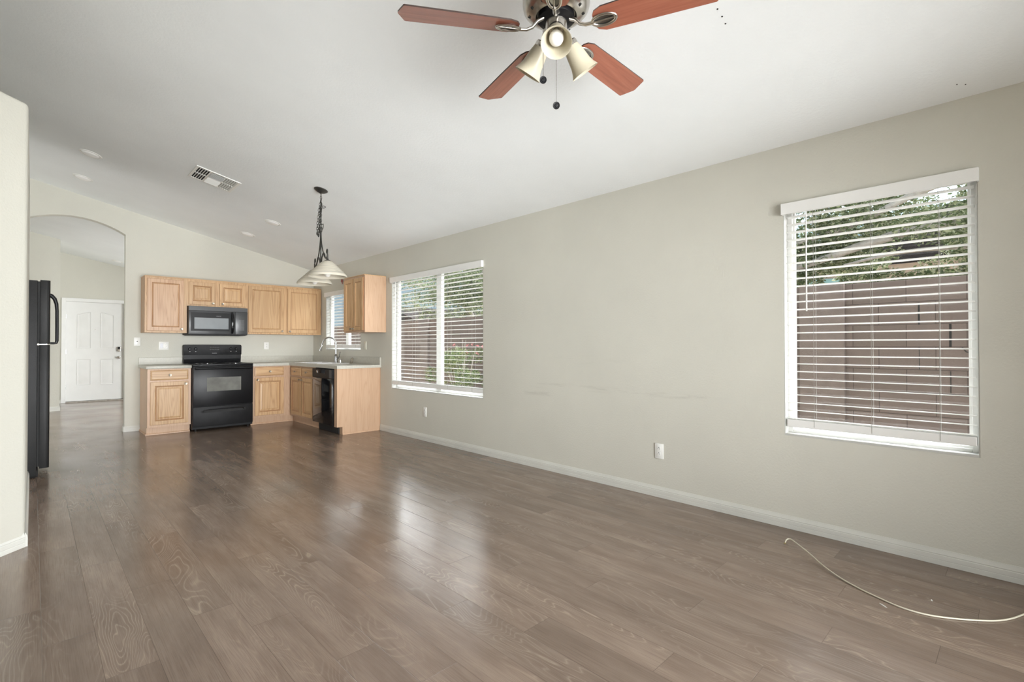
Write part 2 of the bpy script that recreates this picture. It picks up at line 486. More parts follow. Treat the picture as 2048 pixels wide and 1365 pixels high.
WALLC = (0.600, 0.590, 0.525)
M = {}
M['wall'] = wall_paint('wall_paint', WALLC)
M['wall_s'] = wall_paint('wall_paint_scuffed', WALLC, scuff=True)
M['ceil'] = wall_paint('ceiling_paint', (0.85, 0.875, 0.88), bscale=60.0, bd=0.0018)
M['trim'] = plain('trim_paint', (0.62, 0.62, 0.575), 0.4, var=0.03)
M['reveal'] = plain('reveal_paint', (0.52, 0.52, 0.49), 0.5, var=0.03)
M['vinyl'] = plain('white_vinyl', (0.82, 0.82, 0.80), 0.35, var=0.02)
M['slat'] = translucent('blind_slat', (0.88, 0.88, 0.86), 0.12, 0.35)
M['door'] = plain('door_paint', (0.74, 0.74, 0.725), 0.35, var=0.02)
M['floor'] = floor_mat()
M['oak'] = oak('oak_upright')
M['oak_h'] = oak('oak_level', True)
M['oak_pale'] = oak('oak_pale', False, (0.95, 0.98, 1.20), 0.45)
M['oak_edge'] = plain('oak_stained_edge', (0.34, 0.175, 0.085), 0.4, var=0.1)
M['oak_worn'] = oak('oak_worn', False, (0.94, 0.92, 1.03))
M['oak_dull'] = oak('oak_dull_end', False, (0.62, 0.58, 0.56))
M['lam'] = plain('laminate', (0.50, 0.485, 0.425), 0.38, var=0.06, nscale=40.0)
M['black'] = plain('black_enamel', (0.008, 0.008, 0.009), 0.36, spec=0.22, var=0.15)
M['blackm'] = plain('black_matte', (0.012, 0.012, 0.013), 0.5, spec=0.22, var=0.25, nscale=9.0, bumpd=0.0006, bscale=160)
M['fridge'] = plain('black_pebbled', (0.013, 0.013, 0.013), 0.42, spec=0.3, var=0.2, bumpd=0.0014, bscale=260)
M['charcoal'] = plain('charcoal_plastic', (0.055, 0.057, 0.060), 0.33, var=0.10)
M['ovenglass'] = plain('oven_glass', (0.15, 0.15, 0.135), 0.16, var=0.22, nscale=9)
M['mwglass'] = plain('microwave_glass', (0.27, 0.29, 0.305), 0.20, var=0.06)
M['dwglass'] = plain('gloss_black', (0.007, 0.007, 0.008), 0.07, var=0.1)
M['rubber'] = plain('black_rubber', (0.01, 0.01, 0.01), 0.7)
M['grey'] = plain('grey_print', (0.45, 0.45, 0.46), 0.4)
M['chrome'] = plain('chrome', (0.62, 0.62, 0.62), 0.13, 1.0, var=0.04)
M['steel'] = plain('steel_dark', (0.30, 0.30, 0.295), 0.22, 1.0, var=0.06)
M['nickel'] = plain('brushed_nickel', (0.55, 0.52, 0.48), 0.27, 1.0, var=0.05)
M['pewter'] = plain('knob_pewter', (0.38, 0.34, 0.28), 0.30, 1.0, var=0.05)
M['iron'] = plain('dark_iron', (0.060, 0.058, 0.052), 0.45, 0.6, var=0.2, nscale=30)
M['darkhole'] = plain('dark_cavity', (0.012, 0.012, 0.012), 0.8)
M['whitep'] = plain('white_plastic', (0.80, 0.80, 0.77), 0.35, var=0.02)
M['lens'] = plain('frosted_lens', (0.93, 0.93, 0.92), 0.3, var=0.01)
M['almond'] = plain('almond_plastic', (0.70, 0.68, 0.58), 0.35, var=0.02)
M['sink'] = plain('white_enamel', (0.84, 0.84, 0.84), 0.15, var=0.02)
M['shade'] = translucent('cream_glass', (0.62, 0.57, 0.44), 0.30, 0.35)
M['swirl'] = translucent('alabaster_glass', (0.84, 0.80, 0.70), 0.45, 0.25, True)
M['bulb'] = translucent('frosted_bulb', (0.92, 0.91, 0.88), 0.3, 0.3)
M['glass'] = glass_mat()
M['gravel'] = plain('gravel', (0.40, 0.34, 0.28), 0.9, var=0.3, nscale=60.0)
M['concrete'] = plain('concrete', (0.50, 0.47, 0.43), 0.85, var=0.1)
M['stucco'] = plain('stucco', (0.42, 0.34, 0.27), 0.9, var=0.06, bumpd=0.003, bscale=60)
M['stuccop'] = plain('stucco_pink', (0.22, 0.18, 0.16), 0.9, var=0.08, bumpd=0.003, bscale=60)
M['roof'] = plain('roof_tile', (0.032, 0.030, 0.030), 0.9, 0, 0.0, var=0.2, nscale=12)
M['teal'] = plain('teal_paint', (0.22, 0.40, 0.40), 0.4, var=0.2, nscale=3)
M['block'] = block_mat()
M['pilaster'] = plain('pilaster_block', (0.18, 0.148, 0.134), 0.9, 0, 0.2, var=0.10, nscale=14, bumpd=0.004, bscale=70)
M['leaf'] = foliage_mat('leaf_green', (0.05, 0.08, 0.028), (0.11, 0.15, 0.06), (0.42, 0.44, 0.28))  # palest leaf tone paints sunlit highlights into the colour
M['leaf2'] = foliage_mat('bush_green', (0.05, 0.09, 0.03), (0.12, 0.17, 0.06), (0.28, 0.30, 0.15))
M['petal'] = foliage_mat('red_petal', (0.45, 0.12, 0.12), (0.55, 0.2, 0.2), (0.5, 0.3, 0.3))
M['bark'] = plain('pale_bark', (0.38, 0.35, 0.31), 0.85, var=0.2, nscale=20, bumpd=0.004, bscale=40)
M['brass'] = plain('brass_end', (0.45, 0.36, 0.18), 0.3, 1.0)
M['cable'] = plain('ivory_cable', (0.66, 0.62, 0.50), 0.4, var=0.03)
M['redrib'] = plain('red_plastic', (0.40, 0.08, 0.07), 0.45)

def blade_mat():
    m, n, l, b = base('cherry_blade', (0.33, 0.11, 0.065), 0.27, 0, 0.5)
    v = obj_coord(n, l, (2.0, 34.0, 34.0))
    f = noise(n, l, v, 1.5, 4, 0.6, 0.6)
    c = ramp(n, l, f, [(0.25, (0.235, 0.078, 0.048)), (0.5, (0.285, 0.098, 0.060)), (0.75, (0.33, 0.122, 0.076))])
    l.new(c, b.inputs['Base Color']); return m
M['blade'] = blade_mat()
M['bladeedge'] = plain('blade_dark_edge', (0.035, 0.018, 0.014), 0.4)

# ------------------------------------------------------------------ room shell
HC, SL = 2.4719, 0.2238
def zc(x): return HC - SL*x
XW, YS, YN = -5.0, -9.6, 5.2           # west wall, south wall, hall north wall
TW = 0.14
struct(MB().box(XW-0.2, TW, YS-0.15, YN+0.2, -0.10, 0.0).build('floor', M['floor']), 'greyish brown wood plank floor with worn glossy patches')

def sloped(x0, x1, y0, y1, f, t=0.12):
    return MB().prism([(x0, f(x0)), (x1, f(x1)), (x1, f(x1)+t), (x0, f(x0)+t)], 'y', y0, y1)
ceiling = struct(sloped(XW-0.15, TW+0.0, YS-0.15, 0.13, zc).build('ceiling', M['ceil']), 'white sloped textured ceiling')
zh = lambda x: 2.505 - 0.197*x
struct(sloped(XW-0.15, TW, 0.13, YN+0.2, zh).build('ceiling', M['ceil']), 'white sloped ceiling of the entry hall beyond the arch')
for px, py in ((-1.213, -7.568), (-1.162, -7.568), (-1.115, -7.564), (-0.13, -8.324), (-0.11, -8.355)):
    r_ = 0.004 if px < -1 else 0.0028
    b_ = MB().lathe([(r_, -0.0012), (r_, 0.0008)], 10)
    o = b_.build('screw_hole', M['darkhole'], ceiling); o.location = (px, py, zc(px)); o.rotation_euler = (0, math.atan(SL), 0)

# right (east) wall with four window openings
holes = [(-8.39, -7.47, 0.595, 2.090), (-4.493, -2.600, 0.598, 2.100), (-1.715, -0.505, 1.110, 2.055), (1.7, 3.5, 0.6, 2.1)]
wm = MB(); yprev = YS-0.14
for (a, b_, z0, z1) in holes:
    wm.box(0, TW, yprev, a, 0, HC+0.02); wm.box(0, TW, a, b_, 0, z0); wm.box(0, TW, a, b_, z1, HC+0.02); yprev = b_
wm.box(0, TW, yprev, YN+0.14, 0, HC+0.02)
bmesh.ops.remove_doubles(wm.bm, verts=wm.bm.verts, dist=1e-5)
struct(wm.build('wall_right', M['wall_s']), 'long greige painted wall with two big blinded windows')

# back (north) wall with arched opening, one simple outline
JL, JR, JZ, RISE = -3.672, -2.588, 2.705, 0.163
cx_, hw = (JL+JR)/2, (JR-JL)/2
rad = (hw*hw + RISE*RISE)/(2*RISE); cz = JZ + RISE - rad
arc = []
a0 = math.asin(hw/rad)
for k in range(33):
    a = -a0 + 2*a0*k/32
    arc.append((cx_ + rad*math.sin(a), cz + rad*math.cos(a)))
pts = [(XW, 0), (JL, 0)] + arc + [(JR, 0), (-0.001, 0), (-0.001, zc(0)+0.03), (XW, zc(XW)+0.03)]
struct(MB().prism(pts, 'y', 0.0, 0.12).build('wall_back', M['wall']), 'kitchen wall with a segmental arch opening to the entry hall')

# left: 45 degree wall end, fridge alcove, with a plant shelf on top (does not reach the ceiling)
foot = [(-3.52, -4.478), (-4.995, -5.953), (-4.995, -1.45), (-3.52, -1.45), (-3.52, -1.60), (-4.30, -1.60), (-4.30, -2.485), (-3.52, -2.485)]
wlm = MB().prism(foot, 'z', 0.0, 2.605)
eds = []
for e_ in wlm.bm.edges:
    a, b_ = e_.verts[0].co, e_.verts[1].co
    if abs(a.x+3.52) < 1e-3 and abs(b_.x+3.52) < 1e-3 and abs(a.y+4.478) < 1e-3 and abs(b_.y+4.478) < 1e-3: eds.append(e_)
    elif a.z > 2.6 and b_.z > 2.6 and len(e_.link_faces) == 2 and abs(e_.calc_face_angle(0)) > 0.5: eds.append(e_)
bmesh.ops.bevel(wlm.bm, geom=eds, offset=0.022, segments=5, profile=0.5, affect='EDGES')
struct(wlm.build('wall_left', M['wall'], smooth=50), 'pale angled wall end with rounded corners and flat top below the ceiling')
ww = MB(); NA, NB = -1.40, -0.12
ww.box(XW-0.14, XW, YS-0.14, NA, 0, zc(XW)+0.02); ww.box(XW-0.14, XW, NB, YN+0.14, 0, zc(XW)+0.02)
ww.box(XW-0.14, XW, NA, NB, 0, 0.45); ww.box(XW-0.14, XW, NA, NB, 1.95, zc(XW)+0.02)
struct(ww.build('wall_west', M['wall']))
nw = sroot('added_nook_window')  # unseen window, added so fill light can reach the kitchen
f = MB(); f.box(XW-0.10, XW-0.04, NA+0.001, NA+0.05, 0.451, 1.949); f.box(XW-0.10, XW-0.04, NB-0.05, NB-0.001, 0.451, 1.949); f.box(XW-0.10, XW-0.04, NA+0.05, NB-0.05, 0.451, 0.50); f.box(XW-0.10, XW-0.04, NA+0.05, NB-0.05, 1.90, 1.949)
f.build('window_frame', M['vinyl'], nw)
MB().box(XW-0.072, XW-0.068, NA+0.05, NB-0.05, 0.50, 1.90).build('pane', M['glass'], nw)

# south wall behind the camera with a wide patio door opening
SX0, SX1, SZ = -3.55, -0.75, 2.16
pts = [(XW, 0), (SX0, 0), (SX0, SZ), (SX1, SZ), (SX1, 0), (0, 0), (0, zc(0)+0.03), (XW, zc(XW)+0.03)]
struct(MB().prism(pts, 'y', YS-0.14, YS).build('wall_south', M['wall']))
pd = sroot('door_2', (0, 0, 0))
f = MB()
for a, b_ in ((SX0, SX0+0.05), (-2.18, -2.12), (SX1-0.05, SX1)): f.box(a, b_, YS-0.11, YS-0.04, 0.03, SZ-0.05)
f.box(SX0, SX1, YS-0.11, YS-0.04, 0.0, 0.03); f.box(SX0, SX1, YS-0.11, YS-0.04, SZ-0.05, SZ)
f.build('door_frame', M['vinyl'], pd)
MB().box(SX0+0.05, -2.18, YS-0.082, YS-0.078, 0.03, SZ-0.05).build('pane', M['glass'], pd)
MB().box(-2.12, SX1-0.05, YS-0.082, YS-0.078, 0.03, SZ-0.05).build('pane', M['glass'], pd)

# entry hall walls
struct(MB().box(XW, -3.14, 3.634, YN, 0, zh(XW)).build('wall_hall_left', M['wall']), 'greige wall end in the entry hall beside the front door')
DX0, DX1, DZ = -3.012, -2.045, 2.118
pts = [(-3.14, 0), (DX0, 0), (DX0, DZ), (DX1, DZ), (DX1, 0), (0, 0), (0, zh(0)+0.02), (-3.14, zh(-3.14)+0.02)]
struct(MB().prism(pts, 'y', YN, YN+0.14).build('wall_hall_back', M['wall']), 'greige wall around the white front door')

# ------------------------------------------------------------------ baseboards
def baseboard(name, p0, p1, nrm, h=0.083, label=None):
    """along p0->p1 on the floor; nrm = direction into the room"""
    p0, p1, nn = Vector((*p0, 0)), Vector((*p1, 0)), Vector((*nrm, 0)).normalized()
    prof = [(0.0008, 0.001), (0.013, 0.001), (0.013, h*0.30), (0.0115, h*0.33), (0.013, h*0.36), (0.013, h*0.62), (0.0105, h*0.66), (0.012, h*0.72), (0.0095, h*0.80), (0.006, h*0.93), (0.0045, h), (0.0008, h)]
    m = bmesh.new()
    a = [m.verts.new(p0 + nn*d + Vector((0, 0, z))) for d, z in prof]
    b_ = [m.verts.new(p1 + nn*d + Vector((0, 0, z))) for d, z in prof]
    n_ = len(prof)
    for i in range(n_): m.faces.new((a[i], a[(i+1) % n_], b_[(i+1) % n_], b_[i]))
    m.faces.new(a); m.faces.new(list(reversed(b_)))
    mb = MB(); mb.add(m)
    return struct(mb.build(name, M['trim']), label)
baseboard('baseboard_right', (0, -9.59), (0, -2.308), (-1, 0), label='white moulded baseboard along the long right wall')
baseboard('baseboard_back', (-2.60, 0), (-2.42, 0), (0, -1), 0.075, label='short white baseboard between the arch and the oak cabinet')
baseboard('baseboard_arch', (-2.588, -0.012), (-2.588, 0.13), (-1, 0), 0.075)
baseboard('baseboard_left', (-3.5255, -4.4725), (-4.98, -5.927), (1, -1), 0.083, label='white baseboard under the angled wall end')
baseboard('baseboard_left', (-3.52, -4.478), (-3.52, -2.50), (1, 0), 0.083)
baseboard('baseboard_hall', (-4.9, 3.634), (-3.135, 3.634), (0, -1), 0.083)
baseboard('baseboard_hall', (-3.14, 3.622), (-3.14, 5.19), (1, 0), 0.083)
baseboard('baseboard_hall', (-3.128, YN), (-3.075, YN), (0, -1), 0.083)

# ------------------------------------------------------------------ windows
def window(name, y0, y1, z0, z1, mull=None, label=None):
    w = sroot(name, (0, 0, 0), 0, label)
    t = 0.005
    MB().box(0.002, 0.07, y0+t, y1-t, z0+0.0006, z0+0.012).build('window_sill', M['reveal'], w)
    f = MB(); e = 0.0006
    f.box(0.002, 0.07, y0+e, y0+t, z0+e, z1-e); f.box(0.002, 0.07, y1-t, y1-e, z0+e, z1-e); f.box(0.002, 0.07, y0+e, y1-e, z1-t, z1-e)
    f.build('window_reveal', M['reveal'], w)
    f = MB(); fr = 0.032
    for q in ((y0+e, y0+fr, z0+e, z1-e), (y1-fr, y1-e, z0+e, z1-e), (y0+fr, y1-fr, z0+e, z0+fr), (y0+fr, y1-fr, z1-fr, z1-e)):
        f.box(0.072, 0.125, q[0], q[1], q[2], q[3], 0.003)
    g = 0.012
    for q in ((y0+fr, y0+fr+g, z0+fr, z1-fr), (y1-fr-g, y1-fr, z0+fr, z1-fr), (y0+fr+g, y1-fr-g, z0+fr, z0+fr+g), (y0+fr+g, y1-fr-g, z1-fr-g, z1-fr)):
        f.box(0.086, 0.112, q[0], q[1], q[2], q[3])
    if mull: f.box(0.076, 0.12, mull[0], mull[1], z0+fr, z1-fr, 0.003)
    f.build('window_frame', M['vinyl'], w)
    spans = [(y0+fr, y1-fr)] if not mull else [(y0+fr, mull[0]), (mull[1], y1-fr)]
    for a, b_ in spans:
        MB().box(0.096, 0.100, a, b_, z0+fr, z1-fr).build('pane', M['glass'], w)
    return w
window('window_1', *holes[1][:2], holes[1][2], holes[1][3], (-3.625, -3.525), 'two pane sliding window left of centre on the long wall')
window('window_2', *holes[0][:2], holes[0][2], holes[0][3], None, 'single pane window at the right end of the long wall')
window('window_3', *holes[2][:2], holes[2][2], holes[2][3], (-1.17, -1.08), 'kitchen window above the sink')
window('window_4', *holes[3][:2], holes[3][2], holes[3][3], (2.57, 2.63))

def blind(label, y0, y1, ztop, zbot, n, cords, wand, tilt=4.0, vover=0.012, sag=None):
    """y0<y1, slats between; ztop underside of valance"""
    w = thing('window_blind', label, 'window blind', (0.03, (y0+y1)/2, ztop))
    oy, oz = -(y0+y1)/2, -ztop; ox = -0.03
    v = MB().box(-0.034+ox, -0.022+ox, y0-vover+oy, y1+vover+oy, ztop-0.004+oz, ztop+0.066+oz, 0.002)
    v.box(-0.022+ox, 0.0+ox-0.002, y0-vover+oy, y0-vover+0.008+oy, ztop-0.004+oz, ztop+0.066+oz, 0.001)
    v.box(-0.022+ox, 0.0+ox-0.002, y1+vover-0.008+oy, y1+vover+oy, ztop-0.004+oz, ztop+0.066+oz, 0.001)
    v.build('valance', M['vinyl'], w)
    MB().box(0.004+ox, 0.054+ox, y0+0.006+oy, y1-0.006+oy, ztop+0.012+oz, ztop+0.052+oz, 0.003).build('head_rail', M['vinyl'], w)
    s = MB(); pitch = (ztop - 0.018 - (zbot+0.055))/(n-1)
    for k in range(n):
        zz = ztop - 0.018 - k*pitch
        m = bmesh.new()
        P = 5; rows = []
        wob = random.uniform(-0.6, 0.6)
        for yy in (y0+0.008, y1-0.008):
            rr = []
            for sgn in (1, -1):
                for q in range(P):
                    xx = (q/(P-1) - 0.5)*0.050
                    if sgn < 0: xx = -xx
                    hz = 0.0022*(1-(xx/0.025)**2) + (0.0013 if sgn > 0 else -0.0013)
                    a_ = R(tilt + wob)
                    # room side (negative x) is the higher one
                    X_ = xx*math.cos(a_) + hz*math.sin(a_); Z_ = -xx*math.sin(a_) + hz*math.cos(a_)
                    rr.append(m.verts.new((0.029+ox+X_, yy+oy, zz+oz+Z_)))
            rows.append(rr)
        for i in range(2*P): m.faces.new((rows[0][i], rows[0][(i+1) % (2*P)], rows[1][(i+1) % (2*P)], rows[1][i]))
        m.faces.new(rows[0]); m.faces.new(list(reversed(rows[1])))
        s.add(m)
    s.build('slat_panel', M['slat'], w, smooth=35)
    b_ = MB()
    b_.box(0.003+ox, 0.056+ox, y0+0.006+oy, y1-0.006+oy, zbot+oz, zbot+0.048+oz, 0.004)
    b_.build('bottom_rail', M['vinyl'], w)
    for yy in cords:
        for xx in (0.0025, 0.0545):
            MB().tube([(xx+ox, yy+oy, ztop+0.01+oz), (xx+ox, yy+oy, zbot+0.01+oz)], 0.0011, 5).build('ladder_cord', M['cord'], w)
    if wand:
        MB().tube([(-0.006+ox, wand[0]+oy, ztop+0.01+oz), (-0.008+ox, wand[0]+oy, wand[1]+oz)], 0.0042, 6).build('tilt_wand', M['vinyl'], w, smooth=60)
    return w
M['cord'] = plain('blind_cord', (0.30, 0.29, 0.27), 0.8)
blind('white slatted blind on the large window at the far right', -8.385, -7.478, 2.021, 0.652, 27, (-8.235, -7.934, -7.64), (-7.604, 1.39))
blind('wide white slatted blind on the middle window, green bush behind it', -4.488, -2.606, 2.033, 0.655, 27, (-4.30, -3.85, -3.10, -2.76), (-2.70, 1.25))
blind('small white slatted blind over the kitchen sink window', -1.708, -0.512, 1.988, 1.142, 17, (-1.55, -1.10, -0.66), None)

# ------------------------------------------------------------------ front door
fd = sroot('door_1', (0, 0, 0), 0, 'white four panel front door with arched upper panels')
YD = YN+0.03
mb = MB(); mb.box(DX0+0.012, DX1-0.012, YD+0.008, YD+0.045, 0.028, DZ-0.012)
W_ = DX1-DX0-0.024; x_ = DX0+0.012
mb2 = MB()
# stiles and rails stand proud of the recessed panel field
def panel(xa, xb, za, zb, side):
    def top(ins, t):
        if side == 0: return 0.0
        s_ = t if side > 0 else 1-t
        return 0.05*math.sin(s_*math.pi*0.5)**1.6 - 0.02
    m_ = MB().rings(xb-xa, zb-za, [(0, -0.0065), (0.010, -0.0005), (0.022, -0.0005), (0.042, -0.006)], xa, za, 0.0, top if side else None)
    me = bpy.data.meshes.new('t'); m_.bm.to_mesh(me); m_.bm.free()
    m2 = bmesh.new(); m2.from_mesh(me); bpy.data.meshes.remove(me)
    mb2.add(m2, Matrix.Translation((0, YD+0.0075, 0)))
pl, pw = 0.175, 0.215
xa1, xa2 = x_+pl, x_+W_-pl-pw
panel(xa1, xa1+pw, 1.13, 1.87, 1); panel(xa2, xa2+pw, 1.13, 1.87, -1)
panel(xa1, xa1+pw, 0.36, 0.90, 0); panel(xa2, xa2+pw, 0.36, 0.90, 0)
mb.build('door_leaf', M['door'], fd); mb2.build('door_panel', M['door'], fd, smooth=30)
cs = MB(); cw = 0.062
cs.box(DX0-cw, DX0+0.004, YN-0.016, YN-0.001, 0.001, DZ+cw, 0.003); cs.box(DX1-0.004, DX1+cw, YN-0.016, YN-0.001, 0.001, DZ+cw, 0.003); cs.box(DX0+0.004, DX1-0.004, YN-0.016, YN-0.001, DZ-0.004, DZ+cw, 0.003)
cs.build('door_casing', M['door'], fd)
jb = MB(); jb.box(DX0+0.0005, DX0+0.010, YN, YN+0.13, 0.0, DZ-0.001); jb.box(DX1-0.010, DX1-0.0005, YN, YN+0.13, 0, DZ-0.001); jb.box(DX0+0.01, DX1-0.01, YN, YN+0.13, DZ-0.010, DZ-0.001)
jb.build('door_jamb', M['door'], fd)
MB().box(DX0+0.01, DX1-0.01, YN-0.02, YN+0.12, 0.0005, 0.022, 0.003).build('threshold', M['bark'], fd)
MB().box(DX0+0.013, DX1-0.013, YD+0.004, YD+0.044, 0.0225, 0.0275).build('door_sweep', M['rubber'], fd)
for z_ in (0.32, 1.06, 1.80):
    MB().box(DX0+0.002, DX0+0.016, YD-0.006, YD+0.006, z_-0.045, z_+0.045, 0.002).build('hinge', M['steel'], fd)
lk = MB().box(-2.165, -2.110, YD-0.024, YD+0.007, 1.06, 1.165, 0.008).build('door_lock', M['nickel'], fd)
MB().box(-2.160, -2.115, YD-0.027, YD-0.0235, 1.105, 1.160, 0.001).build('keypad', M['dwglass'], lk)
kb = MB().lathe([(0.030, 0), (0.030, 0.006), (0.012, 0.010), (0.012, 0.030), (0.026, 0.040), (0.028, 0.052), (0.018, 0.060), (0, 0.062)], 20, Matrix.Translation((-2.137, YD+0.007, 0.935)) @ Matrix.Rotation(R(90), 4, 'X'))
kb.build('door_knob', M['nickel'], fd, smooth=40)
MB().lathe([(0.009, 0), (0.009, 0.004), (0, 0.005)], 12, Matrix.Translation((-2.54, YD+0.007, 1.53)) @ Matrix.Rotation(R(90), 4, 'X')).build('peephole', M['nickel'], fd)

# ------------------------------------------------------------------ kitchen cabinets (local: x right, front at y=0 facing -y, body towards +y)
EDGE = lambda i_, y_: i_ in (0, 0.056, 0.058, 0.068)
RAISED = [(0, -0.0175), (0.003, -0.020), (0.050, -0.020), (0.056, -0.0145), (0.062, -0.0165), (0.068, -0.0115), (0.078, -0.0115), (0.098, -0.0165), (0.104, -0.0165)]
FLAT = [(0, -0.0175), (0.003, -0.020), (0.052, -0.020), (0.058, -0.0155), (0.063, -0.0175), (0.070, -0.0115)]
DRAW = [(0, -0.012), (0.004, -0.0165), (0.012, -0.0185), (0.016, -0.020)]
def knob(parent, x, z, y=-0.0202, m=None):
    k = MB().lathe([(0.009, 0), (0.0065, 0.004), (0.0055, 0.012), (0.010, 0.017), (0.0155, 0.020), (0.0165, 0.024), (0.014, 0.027), (0.0095, 0.0265), (0.007, 0.0285), (0, 0.029)], 20,
                   Matrix.Translation((x, y, z)) @ Matrix.Rotation(R(90), 4, 'X'))
    o = k.build('knob', m or M['pewter'], parent, smooth=45)
    o['label'] = 'round pewter knob'
    return o
def cdoor(parent, x0, x1, z0, z1, kind, kx=None, kz=None, mat=None):
    o = MB().rings(x1-x0, z1-z0, kind, x0, z0, -0.0006, edge=EDGE).build('door', [mat or M['oak'], M['oak_edge']], parent)
    if kx is not None: knob(o, kx, kz)
    return o
def cdrawer(parent, x0, x1, z0, z1, kx=None, kz=None, mat=None):
    o = MB().rings(x1-x0, z1-z0, DRAW, x0, z0, -0.0006, edge=EDGE).build('drawer', [mat or M['oak_h'], M['oak_edge']], parent)
    if kx is not None: knob(o, kx, kz)
    return o

def base_cab(label, loc, rz, w, doors, drawers, depth=0.60, side=None, kick_r=0.0, kick_l=0.0, hollow=False):
    t = thing('base_cabinet', label, 'kitchen cabinet', loc, rz, 'oak base cabinets')
    b_ = MB()
    if hollow:
        b_.box(0, w, 0, 0.02, 0.105, 0.873); b_.box(0, w, depth-0.012, depth, 0.105, 0.873)
        b_.box(0, 0.016, 0.02, depth-0.012, 0.105, 0.873); b_.box(w-0.016, w, 0.02, depth-0.012, 0.105, 0.873); b_.box(0.016, w-0.016, 0.02, depth-0.012, 0.105, 0.12)
    else: b_.box(0, w, 0, depth, 0.105, 0.873)
    b_.build('cabinet_body', side or M['oak_pale'], t)
    MB().box(-kick_l, w+kick_r, 0.066, 0.078, 0.001, 0.1045).build('toe_kick', M['oak_pale'], t)
    k = MB(); k.prism([(0.066, 0.001), (0.066, 0.022), (0.0615, 0.020), (0.056, 0.012), (0.054, 0.001)], 'x', 0.0-kick_l, w+kick_r)
    k.build('shoe_moulding', M['oak_pale'], t)
    for d in doors: cdoor(t, *d)
    for d in drawers: cdrawer(t, *d)
    return t
# left of the range
tL = base_cab('oak base cabinet left of the range, beside the arch', (-2.418, -0.607, 0), 0, 0.486,
         [(0.030, 0.452, 0.138, 0.700, RAISED, 0.418, 0.668)], [(0.030, 0.452, 0.724, 0.855, 0.241, 0.790)])
MB().box(0.0, 0.012, 0.079, 0.60, 0.001, 0.1045).build('side_panel', M['oak_pale'], tL)
MB().prism([(0.054, 0.001), (0.60, 0.001), (0.60, 0.020), (0.054, 0.020)], 'x', -0.011, -0.0005).build('shoe_moulding', M['oak_pale'], tL)
# right of the range to the inside corner
tR = base_cab('oak base cabinet between the range and the inside corner', (-1.160, -0.607, 0), 0, 0.552,
         [(0.037, 0.447, 0.138, 0.700, RAISED, 0.068, 0.672)], [(0.037, 0.447, 0.730, 0.857, 0.242, 0.793)], kick_r=0.064)
MB().box(0.6175, 0.6295, 0.0, 0.0655, 0.001, 0.1045).build('toe_kick', M['oak_pale'], tR)
# sink base, faces -x
base_cab('oak sink base cabinet with two narrow doors beside the dishwasher', (-0.607, -0.6085, 0), R(-90), 0.9435,
         [(0.0585, 0.4585, 0.135, 0.702, RAISED, 0.4235, 0.672), (0.4845, 0.8845, 0.135, 0.702, RAISED, 0.5185, 0.672)],
         [(0.0585, 0.4585, 0.728, 0.853, 0.2585, 0.79), (0.4845, 0.8845, 0.728, 0.853, 0.6845, 0.79)], kick_r=0.0, hollow=True)
# end panel after the dishwasher
ep = thing('end_panel', 'pale oak end panel closing the counter beside the dishwasher', 'cabinet panel', (0, 0, 0))
m_ = MB().prism([(-0.627, 0.105), (-0.552, 0.105), (-0.552, 0.001), (-0.003, 0.001), (-0.003, 0.873), (-0.627, 0.873)], 'y', -2.292, -2.210)
m_.build('panel', M['oak_pale'], ep)
MB().prism([(-2.292, 0.001), (-2.292, 0.022), (-2.297, 0.020), (-2.302, 0.012), (-2.304, 0.001)], 'x', -0.552, -0.016).build('shoe_moulding', M['oak_pale'], ep)
MB().box(-0.006, -0.0025, -2.302, -2.2925, 0.09, 0.873).build('scribe_strip', M['oak_pale'], ep)

def wall_cab(label, loc, rz, w, doors, z0=1.361, z1=2.124, depth=0.318, body=None, cap=(0.0, 0.0)):
    t = thing('wall_cabinet', label, 'kitchen cabinet', loc, rz, 'oak wall cabinets')
    MB().box(0, w, 0, depth, z0, z1).build('cabinet_body', body or M['oak'], t)
    MB().box(-cap[0], w+cap[1], -0.008, depth-0.001, z1+0.0004, z1+0.012, 0.002).build('top_trim', M['oak_h'], t)
    for d in doors: cdoor(t, *d)
    return t
wc = wall_cab('worn oak wall cabinet left of the microwave, at the end of the row', (-2.412, -0.321, 0), 0, 0.482,
         [(0.022, 0.442, 1.387, 2.098, FLAT, 0.412, 1.412, M['oak_worn'])], cap=(0.006, 0))
MB().box(-0.0035, -0.0004, 0.020, 0.3178, 1.361, 2.124).build('side_panel', M['oak_dull'], wc)
wall_cab('short oak wall cabinet directly above the microwave', (-1.929, -0.321, 0), 0, 0.770,
         [(0.020, 0.350, 1.770, 2.092, RAISED, 0.315, 1.795), (0.405, 0.752, 1.770, 2.092, RAISED, 0.440, 1.795)], z0=1.748)
wall_cab('wide two door oak wall cabinet right of the microwave', (-1.158, -0.321, 0), 0, 1.153,
         [(0.026, 0.540, 1.385, 2.098, FLAT, 0.512, 1.410), (0.600, 1.122, 1.385, 2.098, FLAT, 0.630, 1.410)])
wall_cab('narrow two door oak wall cabinet on the window wall over the dishwasher', (-0.321, -1.850, 0), R(-90), 0.605,
         [(0.022, 0.295, 1.385, 2.098, FLAT, 0.270, 1.410), (0.310, 0.583, 1.385, 2.098, FLAT, 0.335, 1.410)], body=M['oak_pale'])

